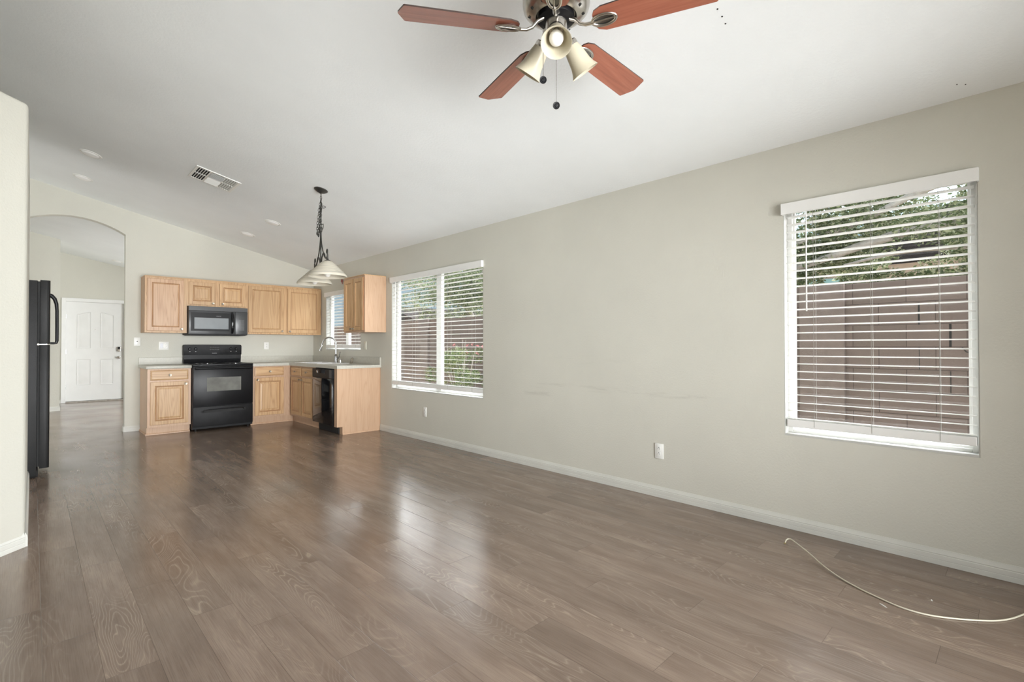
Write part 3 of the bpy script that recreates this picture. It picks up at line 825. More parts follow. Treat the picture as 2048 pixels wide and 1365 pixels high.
# ------------------------------------------------------------------ countertops
ZT = 0.914
ct = thing('countertop', 'pale laminate countertop left of the range', 'countertop', (0, 0, 0), 0, 'laminate countertops')
MB().box(-2.438, -1.929, -0.640, -0.002, 0.8745, ZT, 0.006).build('counter_slab', M['lam'], ct, smooth=40)
MB().box(-2.438, -1.929, -0.022, -0.002, ZT+0.0005, 1.016, 0.003).build('backsplash', M['lam'], ct)
ct = thing('countertop', 'pale L-shaped laminate countertop holding the sink', 'countertop', (0, 0, 0), 0, 'laminate countertops')
SKX0, SKX1, SKY0, SKY1 = -0.545, -0.155, -1.50, -0.72          # sink cut-out
c = MB()
c.box(-1.159, -0.002, -0.640, -0.002, 0.8745, ZT)
c.box(-0.640, -0.002, SKY1, -0.640, 0.8745, ZT)
c.box(-0.640, SKX0, SKY0, SKY1, 0.8745, ZT); c.box(SKX1, -0.002, SKY0, SKY1, 0.8745, ZT)
c.box(-0.640, -0.002, -2.318, SKY0, 0.8745, ZT)
c.build('counter_slab', M['lam'], ct)
c = MB(); c.box(-1.159, -0.002, -0.022, -0.002, ZT+0.0005, 1.016); c.box(-0.022, -0.002, -2.318, -0.022, ZT+0.0005, 1.016)
c.build('backsplash', M['lam'], ct)

# sink
sk = thing('kitchen_sink', 'white double bowl sink set in the counter under the window', 'sink', (0, 0, ZT))
r_ = MB(); Z1 = 0.008
a = 0.03
r_.box(SKX0-a, SKX1+0.07, SKY0-a, SKY0+0.012, 0.0006, Z1, 0.003); r_.box(SKX0-a, SKX1+0.07, SKY1-0.012, SKY1+a, 0.0006, Z1, 0.003)
r_.box(SKX0-a, SKX0+0.012, SKY0+0.012, SKY1-0.012, 0.0006, Z1, 0.003); r_.box(SKX1-0.012, SKX1+0.07, SKY0+0.012, SKY1-0.012, 0.0006, Z1, 0.003)
r_.box(SKX0+0.012, SKX1-0.012, -1.125, -1.095, -0.02, Z1-0.002, 0.003)
r_.build('rim', M['sink'], sk)
for (ya, yb) in ((SKY0+0.012, -1.125), (-1.095, SKY1-0.012)):
    m_ = MB()
    xa, xb = SKX0+0.012, SKX1-0.012
    m_.box(xa-0.004, xa, ya, yb, -0.17, 0.0); m_.box(xb, xb+0.004, ya, yb, -0.17, 0.0)
    m_.box(xa, xb, ya, ya+0.004, -0.17, 0.0); m_.box(xa, xb, yb-0.004, yb, -0.17, 0.0); m_.box(xa, xb, ya+0.004, yb-0.004, -0.174, -0.168)
    m_.build('bowl', M['sink'], sk)
# faucet
fc = thing('faucet', 'tall chrome gooseneck faucet standing behind the sink', 'faucet', (-0.118, -1.140, ZT+0.0085))
MB().lathe([(0.030, 0.0), (0.030, 0.006), (0.024, 0.012), (0.022, 0.05), (0.0235, 0.095), (0.018, 0.115), (0.0125, 0.13)], 24).build('faucet_body', M['steel'], fc, smooth=40)
dv = Vector((-0.62, 0.785, 0)).normalized()
pts = [Vector((0, 0, 0.10)), Vector((0, 0, 0.20)), Vector((0, 0, 0.27))]
RR = 0.112
for k in range(1, 15):
    th = math.pi*k/14*0.94
    pts.append(Vector((0, 0, 0.275)) + dv*(RR - RR*math.cos(th)) + Vector((0, 0, RR*math.sin(th))))
last = pts[-1]; dr = (pts[-1]-pts[-2]).normalized()
pts.append(last + dr*0.03)
MB().tube(pts, 0.0115, 12).build('gooseneck', M['chrome'], fc, smooth=60)
s0 = pts[-1]
MB().tube([s0, s0+dr*0.02, s0+dr*0.07, s0+dr*0.095], [0.013, 0.0155, 0.0185, 0.0165], 14).build('spray_head', M['chrome'], fc, smooth=50)
hd = Vector((0.35, -0.94, 0)).normalized()
MB().tube([hd*0.018+Vector((0, 0, 0.06)), hd*0.045+Vector((0, 0, 0.066)), hd*0.062+Vector((0, 0, 0.085)), hd*0.078+Vector((0, 0, 0.135)), hd*0.088+Vector((0, 0, 0.165))], [0.014, 0.013, 0.009, 0.007, 0.0085], 10).build('lever_handle', M['steel'], fc, smooth=50)
sd = MB().lathe([(0.018, 0), (0.018, 0.004), (0.0145, 0.008), (0.0145, 0.048), (0.012, 0.056), (0, 0.058)], 20).build('air_gap_cap', M['chrome'], None, smooth=40, loc=(-0.118, -1.300, ZT+0.0085))
tag(sd, 'short chrome air gap cap on the counter right of the faucet', 'air gap cap')
st = thing('sink_strainer', 'small round metal sink strainer leaning against the backsplash', 'strainer', (-0.062, -1.560, ZT+0.0448))
Mx = Matrix.Rotation(R(-80), 4, 'Y')
mm_ = MB().tube([(Mx @ Vector((0.040*math.cos(t*math.pi/12), 0.040*math.sin(t*math.pi/12), 0))) for t in range(24)], 0.0045, 8, True)
mm_.build('rim', M['pewter'], st, smooth=60)
mm_ = MB()
for q in range(-2, 3):
    h_ = math.sqrt(max(0, 0.038**2 - (q*0.010)**2))
    mm_.tube([Mx @ Vector((q*0.010, -h_, 0)), Mx @ Vector((q*0.010, h_, 0))], 0.0012, 5)
    mm_.tube([Mx @ Vector((-h_, q*0.010, 0)), Mx @ Vector((h_, q*0.010, 0))], 0.0012, 5)
mm_.build('mesh_basket', M['pewter'], st)

# ------------------------------------------------------------------ dishwasher
dw = thing('dishwasher', 'glossy black dishwasher between the sink cabinet and the end panel', 'dishwasher', (-0.607, -1.560, 0), R(-90))
MB().box(0.006, 0.640, 0.004, 0.58, 0.11, 0.868).build('tub', M['blackm'], dw)
MB().box(0.010, 0.636, -0.046, 0.003, 0.118, 0.735, 0.004).build('door', M['dwglass'], dw, smooth=40)
cpn = MB().prism([(-0.046, 0.738), (-0.050, 0.765), (-0.050, 0.862), (0.003, 0.862), (0.003, 0.738)], 'x', 0.010, 0.636).build('control_panel', M['black'], dw)
MB().box(0.200, 0.430, -0.0535, -0.0503, 0.800, 0.852, 0.001).build('handle', M['dwglass'], cpn)
MB().box(0.150, 0.175, -0.0535, -0.0503, 0.808, 0.835).build('latch', M['chrome'], cpn)
MB().box(0.560, 0.632, -0.052, -0.0503, 0.745, 0.858).build('button_panel', M['charcoal'], cpn)
MB().box(0.010, 0.636, 0.045, 0.060, 0.004, 0.108).build('kick_plate', M['rubber'], dw)

# ------------------------------------------------------------------ range
rg = thing('range', 'black freestanding electric range between the base cabinets', 'range', (-1.9255, -0.648, 0))
RW = 0.762
MB().box(0.001, RW-0.001, 0.0, 0.640, 0.030, 0.899).build('oven_body', M['blackm'], rg)
for x in (0.05, RW-0.05):
    for y in (0.04, 0.58): MB().lathe([(0.016, 0.001), (0.016, 0.010), (0.008, 0.012), (0.008, 0.0295)], 12, Matrix.Translation((x, y, 0))).build('foot', M['rubber'], rg)
ck = MB().box(0.000, RW, -0.030, 0.560, 0.9005, 0.925, 0.006).build('cooktop', M['black'], rg, smooth=40)
for (bx, by, br) in ((0.20, 0.13, 0.075), (0.56, 0.13, 0.095), (0.20, 0.41, 0.095), (0.56, 0.41, 0.075)):
    sp = []
    for k in range(110):
        t = k/109; a_ = t*2*math.pi*4.5; r__ = 0.018 + (br-0.018)*t
        sp.append((bx + r__*math.cos(a_), by + r__*math.sin(a_), 0.9312))
    MB().tube(sp, 0.0042, 6).build('burner_coil', M['blackm'], ck, smooth=60)
    MB().lathe([(br+0.014, 0.9255), (br+0.014, 0.9275), (br+0.004, 0.9290), (br+0.002, 0.9260)], 32, Matrix.Translation((bx, by, 0)), cap=False).build('drip_pan', M['steel'], ck, smooth=40)
od = MB().box(0.004, RW-0.004, -0.036, -0.001, 0.345, 0.895, 0.005).build('oven_door', M['black'], rg, smooth=40)
MB().box(0.168, 0.598, -0.0378, -0.0362, 0.545, 0.738, 0.0006).build('door_window', M['ovenglass'], od)
hnd = MB().tube([(0.004+0.02, -0.062, 0.868), (RW-0.024, -0.062, 0.868)], 0.0175, 14)
hnd.box(0.02, 0.055, -0.060, -0.0362, 0.852, 0.884, 0.004); hnd.box(RW-0.055, RW-0.02, -0.060, -0.0362, 0.852, 0.884, 0.004)
hnd.build('oven_handle', M['black'], od, smooth=50)
dr_ = MB().box(0.004, RW-0.004, -0.034, -0.001, 0.062, 0.336, 0.005).build('storage_drawer', M['blackm'], rg, smooth=40)
path = [(0.12, -0.036, 0.262), (0.13, -0.040, 0.285), (0.18, -0.042, 0.292), (0.38, -0.042, 0.296), (0.58, -0.042, 0.292), (0.63, -0.040, 0.285), (0.64, -0.036, 0.262)]
MB().tube(path, 0.007, 8).build('drawer_pull', M['black'], dr_, smooth=60)
MB().box(0.10, 0.66, -0.0352, -0.0342, 0.250, 0.286).build('pull_recess', M['rubber'], dr_)
# backguard
bg = MB()
def rrect(x0, x1, z0, z1, r, n=6, cut_bottom=True):
    p = []
    for (cx2, cz2, a1) in ((x1-r, z1-r, 0), (x0+r, z1-r, 90)):
        for k in range(n+1):
            a_ = R(a1 + 90*k/n); p.append((cx2 + r*math.cos(a_), cz2 + r*math.sin(a_)))
    p += [(x0, z0), (x1, z0)]
    return p
bg.prism([(0.575, 0.926), (0.562, 0.985), (0.560, 1.050), (0.644, 1.050), (0.644, 0.926)], 'x', 0.004, RW-0.004)
bgo = bg.build('backguard', M['black'], rg)
pn = MB().prism(rrect(0.0, RW, 1.045, 1.196, 0.022), 'y', 0.545, 0.643, 0.003).build('control_panel', M['blackm'], rg, smooth=35)
for kx in (0.075, 0.150, RW-0.150, RW-0.075):
    MB().lathe([(0.022, 0), (0.021, 0.010), (0.015, 0.013), (0.014, 0.024), (0, 0.025)], 20, Matrix.Translation((kx, 0.5448, 1.135)) @ Matrix.Rotation(R(90), 4, 'X')).build('burner_knob', M['black'], pn, smooth=40)
    mk = MB()
    mk.box(kx-0.004, kx+0.006, 0.5442, 0.5449, 1.092, 1.100)
    mk.build('dial_marking', M['grey'], pn)
MB().box(0.325, 0.465, 0.5435, 0.5449, 1.112, 1.172, 0.0004).build('clock_display', M['dwglass'], pn)
for q in range(6):
    MB().box(0.332+q*0.022, 0.344+q*0.022, 0.5428, 0.5434, 1.122, 1.127).build('button_marking', M['charcoal'], pn)
    MB().box(0.332+q*0.022, 0.344+q*0.022, 0.5428, 0.5434, 1.155, 1.159).build('button_marking', M['charcoal'], pn)

def text(parent, body, size, loc, rot, mat, name='lettering'):
    cu = bpy.data.curves.new(name, 'FONT'); cu.body = body; cu.size = size; cu.extrude = 0.0003
    cu.align_x = 'CENTER'; cu.align_y = 'CENTER'
    tmp = bpy.data.objects.new(name, cu); COL.objects.link(tmp)
    me = bpy.data.meshes.new_from_object(tmp.evaluated_get(bpy.context.evaluated_depsgraph_get()))
    bpy.data.objects.remove(tmp); bpy.data.curves.remove(cu)
    me.materials.clear(); me.materials.append(mat)
    o = bpy.data.objects.new(name, me); COL.objects.link(o)
    o.parent = parent; o.location = loc; o.rotation_euler = rot
    return o
text(pn, 'FRIGIDAIRE', 0.0125, (0.392, 0.5445, 1.068), (R(90), 0, 0), M['grey'])

# ------------------------------------------------------------------ microwave
mo = thing('microwave', 'dark grey over-the-range microwave under the short cabinet', 'microwave', (-1.9235, -0.400, 1.337))
MW_ = 0.760
MB().box(0.0, MW_, 0.018, 0.396, 0.0, 0.408).build('casing', M['blackm'], mo)
vt = MB().box(0.0, MW_, -0.001, 0.0175, 0.345, 0.408, 0.002).build('vent_grille', M['charcoal'], mo)
dd = MB().box(0.0, 0.590, -0.006, 0.0172, 0.012, 0.343, 0.004).build('door', M['charcoal'], mo, smooth=40)
MB().box(0.025, 0.515, -0.0075, -0.0062, 0.055, 0.318, 0.0006).build('door_bezel', M['black'], dd)
MB().box(0.068, 0.500, -0.0090, -0.0077, 0.085, 0.245, 0.0006).build('door_window', M['mwglass'], dd)
MB().box(0.592, MW_, -0.005, 0.0172, 0.012, 0.343, 0.003).build('control_panel', M['charcoal'], mo, smooth=40)
for c_ in range(4):
    for r__ in range(8): MB().box(0.640+c_*0.020, 0.647+c_*0.020, -0.0058, -0.0051, 0.075+r__*0.021, 0.080+r__*0.021).build('button_marking', M['grey'], mo)
MB().tube([(0.548, -0.010, 0.025), (0.548, -0.034, 0.055), (0.548, -0.046, 0.12), (0.548, -0.050, 0.18), (0.548, -0.046, 0.24), (0.548, -0.034, 0.305), (0.548, -0.010, 0.335)], [0.012, 0.017, 0.021, 0.022, 0.021, 0.017, 0.012], 12, flat=0.55).build('handle', M['dwglass'], dd, smooth=60)
MB().box(0.02, MW_-0.02, 0.02, 0.38, -0.008, -0.0005).build('underside_panel', M['rubber'], mo)
text(dd, 'FRIGIDAIRE', 0.0125, (0.372, -0.0078, 0.272), (R(90), 0, 0), M['grey'])

# ------------------------------------------------------------------ refrigerator
fr = thing('refrigerator', 'black textured top-freezer refrigerator standing in the alcove at left', 'refrigerator', (0, 0, 0))
FY0, FY1 = -2.440, -1.665
MB().box(-4.20, -3.463, FY0, FY1, 0.020, 1.762, 0.006).build('cabinet_body', M['fridge'], fr, smooth=40)
ft = MB(); ft.box(-3.60, -3.452, FY0+0.01, FY1-0.01, 0.001, 0.075, 0.02); ft.build('base_grille', M['rubber'], fr)
def fdoor(z0, z1):
    pr = [(-3.448, FY0+0.002), (-3.404, FY0+0.002), (-3.390, FY0+0.006), (-3.381, FY0+0.020), (-3.376, (FY0+FY1)/2), (-3.381, FY1-0.020), (-3.390, FY1-0.006), (-3.404, FY1-0.002), (-3.448, FY1-0.002)]
    return MB().prism(pr, 'z', z0, z1, 0.0015)
d1 = fdoor(1.196, 1.768).build('freezer_door', M['fridge'], fr, smooth=50)
d2 = fdoor(0.082, 1.186).build('door', M['fridge'], fr, smooth=50)
gk = MB(); gk.box(-3.4625, -3.4485, FY0+0.012, FY1-0.012, 0.10, 1.18); gk.box(-3.4625, -3.4485, FY0+0.012, FY1-0.012, 1.205, 1.755)
gk.build('gasket', M['rubber'], fr)
hp = [(-3.386, FY0+0.035, 1.640), (-3.372, FY0+0.035, 1.632), (-3.352, FY0+0.035, 1.605), (-3.340, FY0+0.035, 1.560), (-3.336, FY0+0.035, 1.500), (-3.335, FY0+0.035, 1.35), (-3.335, FY0+0.035, 1.225), (-3.340, FY0+0.035, 1.204), (-3.356, FY0+0.035, 1.202), (-3.380, FY0+0.035, 1.202)]
MB().tube(hp, [0.013, 0.013, 0.012, 0.011, 0.010, 0.010, 0.010, 0.009, 0.008, 0.008], 10, flat=1.3).build('handle', M['black'], d1, smooth=60)
hg = MB().box(-3.50, -3.40, FY0+0.004, FY0+0.04, 1.1872, 1.1952, 0.001); hg.build('hinge', M['chrome'], fr)
MB().box(-3.55, -3.47, FY1-0.06, FY1-0.01, 1.7625, 1.782, 0.004).build('hinge_cover', M['black'], fr)

# ------------------------------------------------------------------ outlets and switch plates (local: plate in xz, faces -y)
def plate(label, cat, loc, rz, w=0.072, h=0.116, kind='duplex', group=None, mat='whitep', name='power_outlet'):
    t = thing(name, label, cat, loc, rz, group)
    MB().box(-w/2, w/2, -0.006, -0.0008, -h/2, h/2, 0.002).build('cover_plate', M[mat], t, smooth=40)
    def duplex(cx3):
        for s_ in (-1, 1):
            fo = MB().prism([(cx3-0.012, s_*0.0205-0.014), (cx3+0.012, s_*0.0205-0.014), (cx3+0.0165, s_*0.0205), (cx3+0.012, s_*0.0205+0.014), (cx3-0.012, s_*0.0205+0.014), (cx3-0.0165, s_*0.0205)], 'y', -0.0082, -0.0062).build('receptacle', M[mat], t)
            sl = MB(); zz = s_*0.0205
            sl.box(cx3-0.0075, cx3-0.0055, -0.0087, -0.0083, zz-0.006, zz+0.003); sl.box(cx3+0.0055, cx3+0.0075, -0.0087, -0.0083, zz-0.006, zz+0.003)
            sl.lathe([(0.0028, 0), (0.0028, 0.0005)], 10, Matrix.Translation((cx3, -0.0083, zz+0.0085)) @ Matrix.Rotation(R(90), 4, 'X'))
            sl.build('slot', M['darkhole'], fo)
    if kind == 'duplex': duplex(0)
    elif kind == 'combo':
        MB().box(-0.042, -0.008, -0.0085, -0.0062, -0.033, 0.033, 0.001).build('rocker_switch', M['grey2'], t)
        duplex(0.028)
    elif kind == 'jack':
        MB().lathe([(0.0065, 0), (0.0065, 0.004), (0.003, 0.004)], 12, Matrix.Translation((0, -0.0062, 0.004)) @ Matrix.Rotation(R(90), 4, 'X')).build('jack', M['darkhole'], t)
    elif kind == 'rocker':
        MB().box(-0.017, 0.017, -0.0085, -0.0062, -0.033, 0.033, 0.001).build('rocker_switch', M[mat], t)
    return t
M['grey2'] = plain('blue_grey_plastic', (0.60, 0.61, 0.66), 0.35)
plate('white duplex outlet on the long wall left of the large window', 'outlet', (0, -6.580, 0.357), R(-90), group='low wall outlets')
plate('white duplex outlet low on the wall under the middle window', 'outlet', (0, -3.393, 0.357), R(-90), group='low wall outlets')
plate('white plate with one small round jack near the arch', 'wall plate', (-2.454, 0, 1.237), 0, kind='jack', name='wall_plate')
plate('wide white plate with a switch and an outlet over the left counter', 'switch plate', (-2.148, 0, 1.181), 0, w=0.118, kind='combo', name='switch_plate')
plate('white outlet on the kitchen wall right of the range', 'outlet', (-0.768, 0, 1.180), 0)
plate('almond switch plate on the window wall under the narrow cabinet', 'switch plate', (0, -1.866, 1.182), R(-90), kind='rocker', mat='almond', name='switch_plate')

# ------------------------------------------------------------------ ceiling fixtures
tilt_q = (0, math.atan(SL), 0)
def downlight(label, x, y, z, tilt):
    t = thing('recessed_light', label, 'recessed light', (x, y, z), 0, 'round recessed ceiling lights')
    t.rotation_euler = (0, tilt, 0)
    MB().lathe([(0.096, -0.0006), (0.094, -0.005), (0.080, -0.007), (0.077, -0.004), (0.0765, -0.0008)], 40, cap=False).build('trim_ring', M['whitep'], t, smooth=40)
    MB().lathe([(0.0755, -0.0012), (0.070, -0.0075), (0.055, -0.0135), (0.030, -0.0175), (0, -0.019)], 36, cap=False).build('lens', M['lens'], t, smooth=80)
    return t
downlight('recessed ceiling light over the fridge side, nearer of the left pair', -3.078, -1.870, zc(-3.078), math.atan(SL))
downlight('recessed ceiling light left, closest to the arch', -3.080, -0.860, zc(-3.080), math.atan(SL))
downlight('recessed ceiling light beside the pendant, nearer of the right pair', -1.290, -1.860, zc(-1.290), math.atan(SL))
downlight('recessed ceiling light over the wide cabinet, closest to the kitchen wall', -1.310, -0.900, zc(-1.310), math.atan(SL))
downlight('recessed ceiling light seen through the arch in the entry hall', -2.24, 4.55, zh(-2.24), math.atan(0.197))

# air vent: centre (-2.12, -2.60)
vx = -2.120
av = thing('air_vent', 'white four way ceiling air vent with dark louvres', 'air vent', (vx, -2.597, zc(vx)))
av.rotation_euler = tilt_q
V = 0.208
f = MB()
f.box(-V, V, -V, -V+0.026, -0.008, -0.0006, 0.002); f.box(-V, V, V-0.026, V, -0.008, -0.0006, 0.002)
f.box(-V, -V+0.026, -V+0.026, V-0.026, -0.008, -0.0006, 0.002); f.box(V-0.026, V, -V+0.026, V-0.026, -0.008, -0.0006, 0.002)
f.box(-0.072, -0.064, -V+0.026, V-0.026, -0.008, -0.0006); f.box(0.064, 0.072, -V+0.026, V-0.026, -0.008, -0.0006)
f.box(-V+0.026, V-0.026, -0.006, 0.006, -0.008, -0.0006)
f.build('vent_frame', M['whitep'], av)
MB().box(-V+0.02, V-0.02, -V+0.02, V-0.02, -0.0015, -0.0006).build('duct_opening', M['darkhole'], av)
lv = MB()
def louvre(c, along, a, b_, ang, wd=0.020):
    m = bmesh.new()
    for s1 in (1,):
        pts_ = []
        hx = wd/2*math.cos(R(ang)); hz = wd/2*math.sin(R(ang))
        for (u_, z_) in ((-hx, -hz), (hx, hz)):
            for w_ in (a, b_):
                pts_.append(Vector((c+u_, w_, -0.0085+z_)) if along == 'y' else Vector((w_, c+u_, -0.0085+z_)))
    v_ = [m.verts.new(p) for p in pts_]
    v2 = [m.verts.new(p+Vector((0, 0, 0.0012))) for p in pts_]
    m.faces.new((v_[0], v_[1], v_[3], v_[2])); m.faces.new((v2[0], v2[2], v2[3], v2[1]))
    for i, j in ((0, 1), (1, 3), (3, 2), (2, 0)): m.faces.new((v_[i], v2[i], v2[j], v_[j]))
    lv.add(m)
for (ya, yb) in ((-V+0.028, -0.008), (0.008, V-0.028)):
    for k in range(5):
        louvre(-V+0.042+k*0.022, 'y', ya, yb, 38, 0.016)
        louvre(0.086+k*0.022, 'y', ya, yb, -38, 0.016)
for k in range(6):
    louvre(-V+0.044+k*0.027, 'x', -0.062, 0.062, 42, 0.017)
    louvre(0.022+k*0.027, 'x', -0.062, 0.062, -30, 0.026)
lv.build('louvre_panel', M['whitep'], av)

# ------------------------------------------------------------------ ceiling fan
FX, FYY = -1.895, -7.167
ZB = 2.519
fan = thing('ceiling_fan', 'five blade ceiling fan with cherry blades, nickel motor and three shades', 'ceiling fan', (FX, FYY, zc(FX)))
oz = -zc(FX)
MB().lathe([(0.0, -0.001), (0.070, 0.010), (0.070, -0.010), (0.062, -0.050), (0.030, -0.075), (0.014, -0.078)], 32).build('canopy', M['nickel'], fan, smooth=40)
MB().lathe([(0.0125, -0.07), (0.0125, 2.70+oz)], 16).build('downrod', M['nickel'], fan, smooth=60)
hz = [(0.018, 2.735), (0.050, 2.730), (0.105, 2.712), (0.136, 2.690), (0.143, 2.665), (0.143, 2.628), (0.139, 2.612), (0.125, 2.596), (0.104, 2.582), (0.088, 2.578), (0.080, 2.590), (0.0, 2.592)]
hs = MB().lathe([(r_, z_+oz) for r_, z_ in hz], 48, cap=False).build('motor_housing', M['nickel'], fan, smooth=35)
vs = MB()
for k in range(12):
    a_ = R(30*k+10)
    for s_ in (0,):
        a2 = a_ + s_*0.055
        rr_ = 0.1155
        mt = Matrix.Translation((rr_*math.cos(a2), rr_*math.sin(a2), 2.5865+oz)) @ Matrix.Rotation(a2, 4, 'Z') @ Matrix.Rotation(R(-34), 4, 'Y')
        vs.lathe([(0.0040, -0.0018), (0.0040, 0.0012)], 10, mt @ Matrix.Diagonal((1.7, 0.8, 1, 1)))
vs.build('vent_slot', M['darkhole'], hs)
MB().lathe([(0.078, 2.590+oz), (0.078, 2.566+oz), (0.060, 2.560+oz), (0.050, 2.556+oz)], 40).build('flywheel', M['black'], fan, smooth=35)
MB().lathe([(0.046, 2.572+oz), (0.046, 2.512+oz), (0.040, 2.503+oz), (0.034, 2.498+oz), (0.030, 2.470+oz), (0.016, 2.460+oz), (0.0, 2.458+oz)], 36).build('switch_housing', M['nickel'], fan, smooth=35)
angs = [146.72, 74.72, 2.72, 290.72, 218.72]
def blade():
    m = bmesh.new()
    out = [(0.165, -0.028), (0.175, -0.046), (0.205, -0.060), (0.40, -0.066), (0.632, -0.071), (0.637, -0.068), (0.661, -0.004), (0.661, 0.004), (0.637, 0.068), (0.632, 0.071), (0.40, 0.066), (0.205, 0.060), (0.175, 0.046), (0.165, 0.028)]
    return out
ob = blade()
proto = None
for k, a_ in enumerate(angs):
    if proto is None:
        mb = MB().prism(ob, 'z', -0.0030, 0.0030)
        for f_ in mb.bm.faces:
            f_.normal_update()
            if abs(f_.normal.z) < 0.5: f_.material_index = 1
        bl = mb.build('blade', [M['blade'], M['bladeedge']], fan)
        # blade iron: arm from flywheel out and an oval open leaf under the blade
        ir = MB()
        ir.tube([(0.060, 0, 0.045), (0.085, 0, 0.030), (0.105, 0, 0.004), (0.130, 0, -0.008), (0.165, 0, -0.0105)], [0.011, 0.010, 0.009, 0.008, 0.008], 10, flat=0.8)
        ov = [(0.208+0.050*math.cos(t*math.pi/14), 0.027*math.sin(t*math.pi/14), -0.0095) for t in range(28)]
        ir.tube(ov, 0.0062, 8, True, flat=0.7)
        ir.tube([(0.160, 0, -0.0085), (0.255, 0, -0.0085)], 0.004, 8)
        io = ir.build('blade_bracket', M['nickel'], fan, smooth=60)
        plt = MB().prism([(0.208+0.047*math.cos(t*math.pi/12), 0.024*math.sin(t*math.pi/12)) for t in range(24)], 'z', -0.0065, -0.0035).build('bracket_plate', M['steel'], io)
        proto = (bl, io)
        objs = proto
    else:
        bl = proto[0].copy(); COL.objects.link(bl)
        io = proto[1].copy(); COL.objects.link(io)
        pc = plt.copy(); COL.objects.link(pc); pc.parent = io
        objs = (bl, io)
    for o in objs:
        o.parent = fan
        o.matrix_local = Matrix.Translation((0, 0, ZB+oz)) @ Matrix.Rotation(R(a_), 4, 'Z') @ (Matrix.Rotation(R(-12), 4, 'X') if o is objs[0] else Matrix.Rotation(R(-12), 4, 'X'))
# light kit: three bell shades tilted outwards
for k, a_ in enumerate((221.0, 341.0, 101.0)):
    tl = R(142)      # axis direction from +z (pointing outward and down)
    q = R(a_)
    T0 = Matrix.Translation((0.050*math.cos(q), 0.050*math.sin(q), 2.503+oz)) @ Matrix.Rotation(q, 4, 'Z') @ Matrix.Rotation(tl, 4, 'Y')
    arm = MB().tube([(0.020*math.cos(q), 0.020*math.sin(q), 2.500+oz), tuple(T0 @ Vector((0, 0, 0.0))), tuple(T0 @ Vector((0, 0, 0.02)))], 0.013, 12)
    arm.lathe([(0.014, 0.012), (0.030, 0.018), (0.033, 0.024), (0.033, 0.040)], 24, T0)
    ao = arm.build('lamp_holder', M['nickel'], fan, smooth=45)
    pr = [(0.0300, 0.030), (0.0335, 0.045), (0.0385, 0.065), (0.0420, 0.090), (0.0460, 0.118), (0.0530, 0.140), (0.0610, 0.155), (0.0625, 0.158), (0.0600, 0.1575), (0.0510, 0.141), (0.0435, 0.118), (0.0392, 0.090), (0.0357, 0.065), (0.0305, 0.045), (0.0270, 0.031)]
    so = MB().lathe(pr, 40, T0, cap=False).build('lamp_shade', M['shade'], ao, smooth=60)
    bp = [(0.012, 0.035), (0.013, 0.060), (0.022, 0.080), (0.0285, 0.100), (0.0295, 0.114), (0.026, 0.128), (0.017, 0.139), (0.0, 0.144)]
    MB().lathe(bp, 28, T0).build('bulb', M['bulb'], ao, smooth=60)
# pull chains
def chain(x, y, z0, z1):
    c = MB(); nn = int((z0-z1)/0.0055)
    c.tube([(x, y, z0), (x, y, z1)], 0.0008, 5)
    for i in range(nn): c.sphere((x, y, z0-0.003-i*0.0055), 0.0017, 6)
    co = c.build('pull_chain', M['steel'], fan)
    d = Vector((-0.696, -0.718, -0.25)).normalized()
    MB().lathe([(0.0135, -0.004), (0.015, -0.002), (0.015, 0.002), (0.0135, 0.004), (0.009, 0.0035), (0.007, 0.006), (0, 0.0065)], 20, Matrix.Translation((x, y, z1-0.012)) @ d.to_track_quat('Z', 'Y').to_matrix().to_4x4()).build('pull_medallion', M['black'], co, smooth=35)
sx, sy = 0.718, -0.696
chain(-0.056*sx, -0.056*sy, 2.478+oz, 2.322+oz)
chain(0.0, 0.0, 2.458+oz, 2.212+oz)

# ------------------------------------------------------------------ pendant (two shades in a row along y)
PX, PY = -1.378, -3.545
pn_ = thing('pendant_light', 'dark iron pendant with two alabaster glass shades hanging by the kitchen', 'pendant light', (PX, PY, zc(PX)))
oz = -zc(PX)
pn_.rotation_euler = (0, 0, R(-12.4))
cn = MB().lathe([(0.0, 0.0), (0.068, -0.001), (0.067, -0.006), (0.045, -0.022), (0.018, -0.032), (0.008, -0.040), (0.0, -0.042)], 32, Matrix.Rotation(R(12.4), 4, 'Z') @ Matrix.Rotation(math.atan(SL), 4, 'Y'))
cn.build('canopy', M['iron'], pn_, smooth=40)
def link(mb, p, ax, up_=Vector((0, 0, 1)), L=0.036, W=0.019, r=0.0026):
    s_ = ax.normalized(); pts_ = []
    for t in range(12):
        a_ = t*2*math.pi/12
        pts_.append(Vector(p) + up_*(L/2*math.cos(a_)) + s_*(W/2*math.sin(a_)))
    mb.tube(pts_, r, 5, True)
cm = MB(); z_ = -0.055
i = 0
while z_ > 2.395+oz:
    link(cm, (0.0, 0.0, z_), Vector((1, 0.3, 0)) if i % 2 else Vector((-0.3, 1, 0)))
    z_ -= 0.029; i += 1
cm.build('chain', M['iron'], pn_, smooth=60)
cm = MB()                       # slack chain and cord looped up beside the main one
side = Vector((0.718, -0.696, 0))
def strand(pts_, n_):
    pts_ = [Vector(p) for p in pts_]
    for i in range(n_):
        t = i/(n_-1)*(len(pts_)-1); k = min(int(t), len(pts_)-2); p = pts_[k].lerp(pts_[k+1], t-k)
        d_ = (pts_[k+1]-pts_[k]).normalized()
        ax = d_.cross(Vector((0.6, 0.8, 0.1))).normalized() if i % 2 else d_.cross(Vector((0.8, -0.6, 0.1))).normalized()
        link(cm, p, ax, d_)
P_ = lambda s_, z__, d_=0.0: side*s_ + Vector((0, 0, z__+oz)) + Vector((0.696, 0.718, 0))*d_
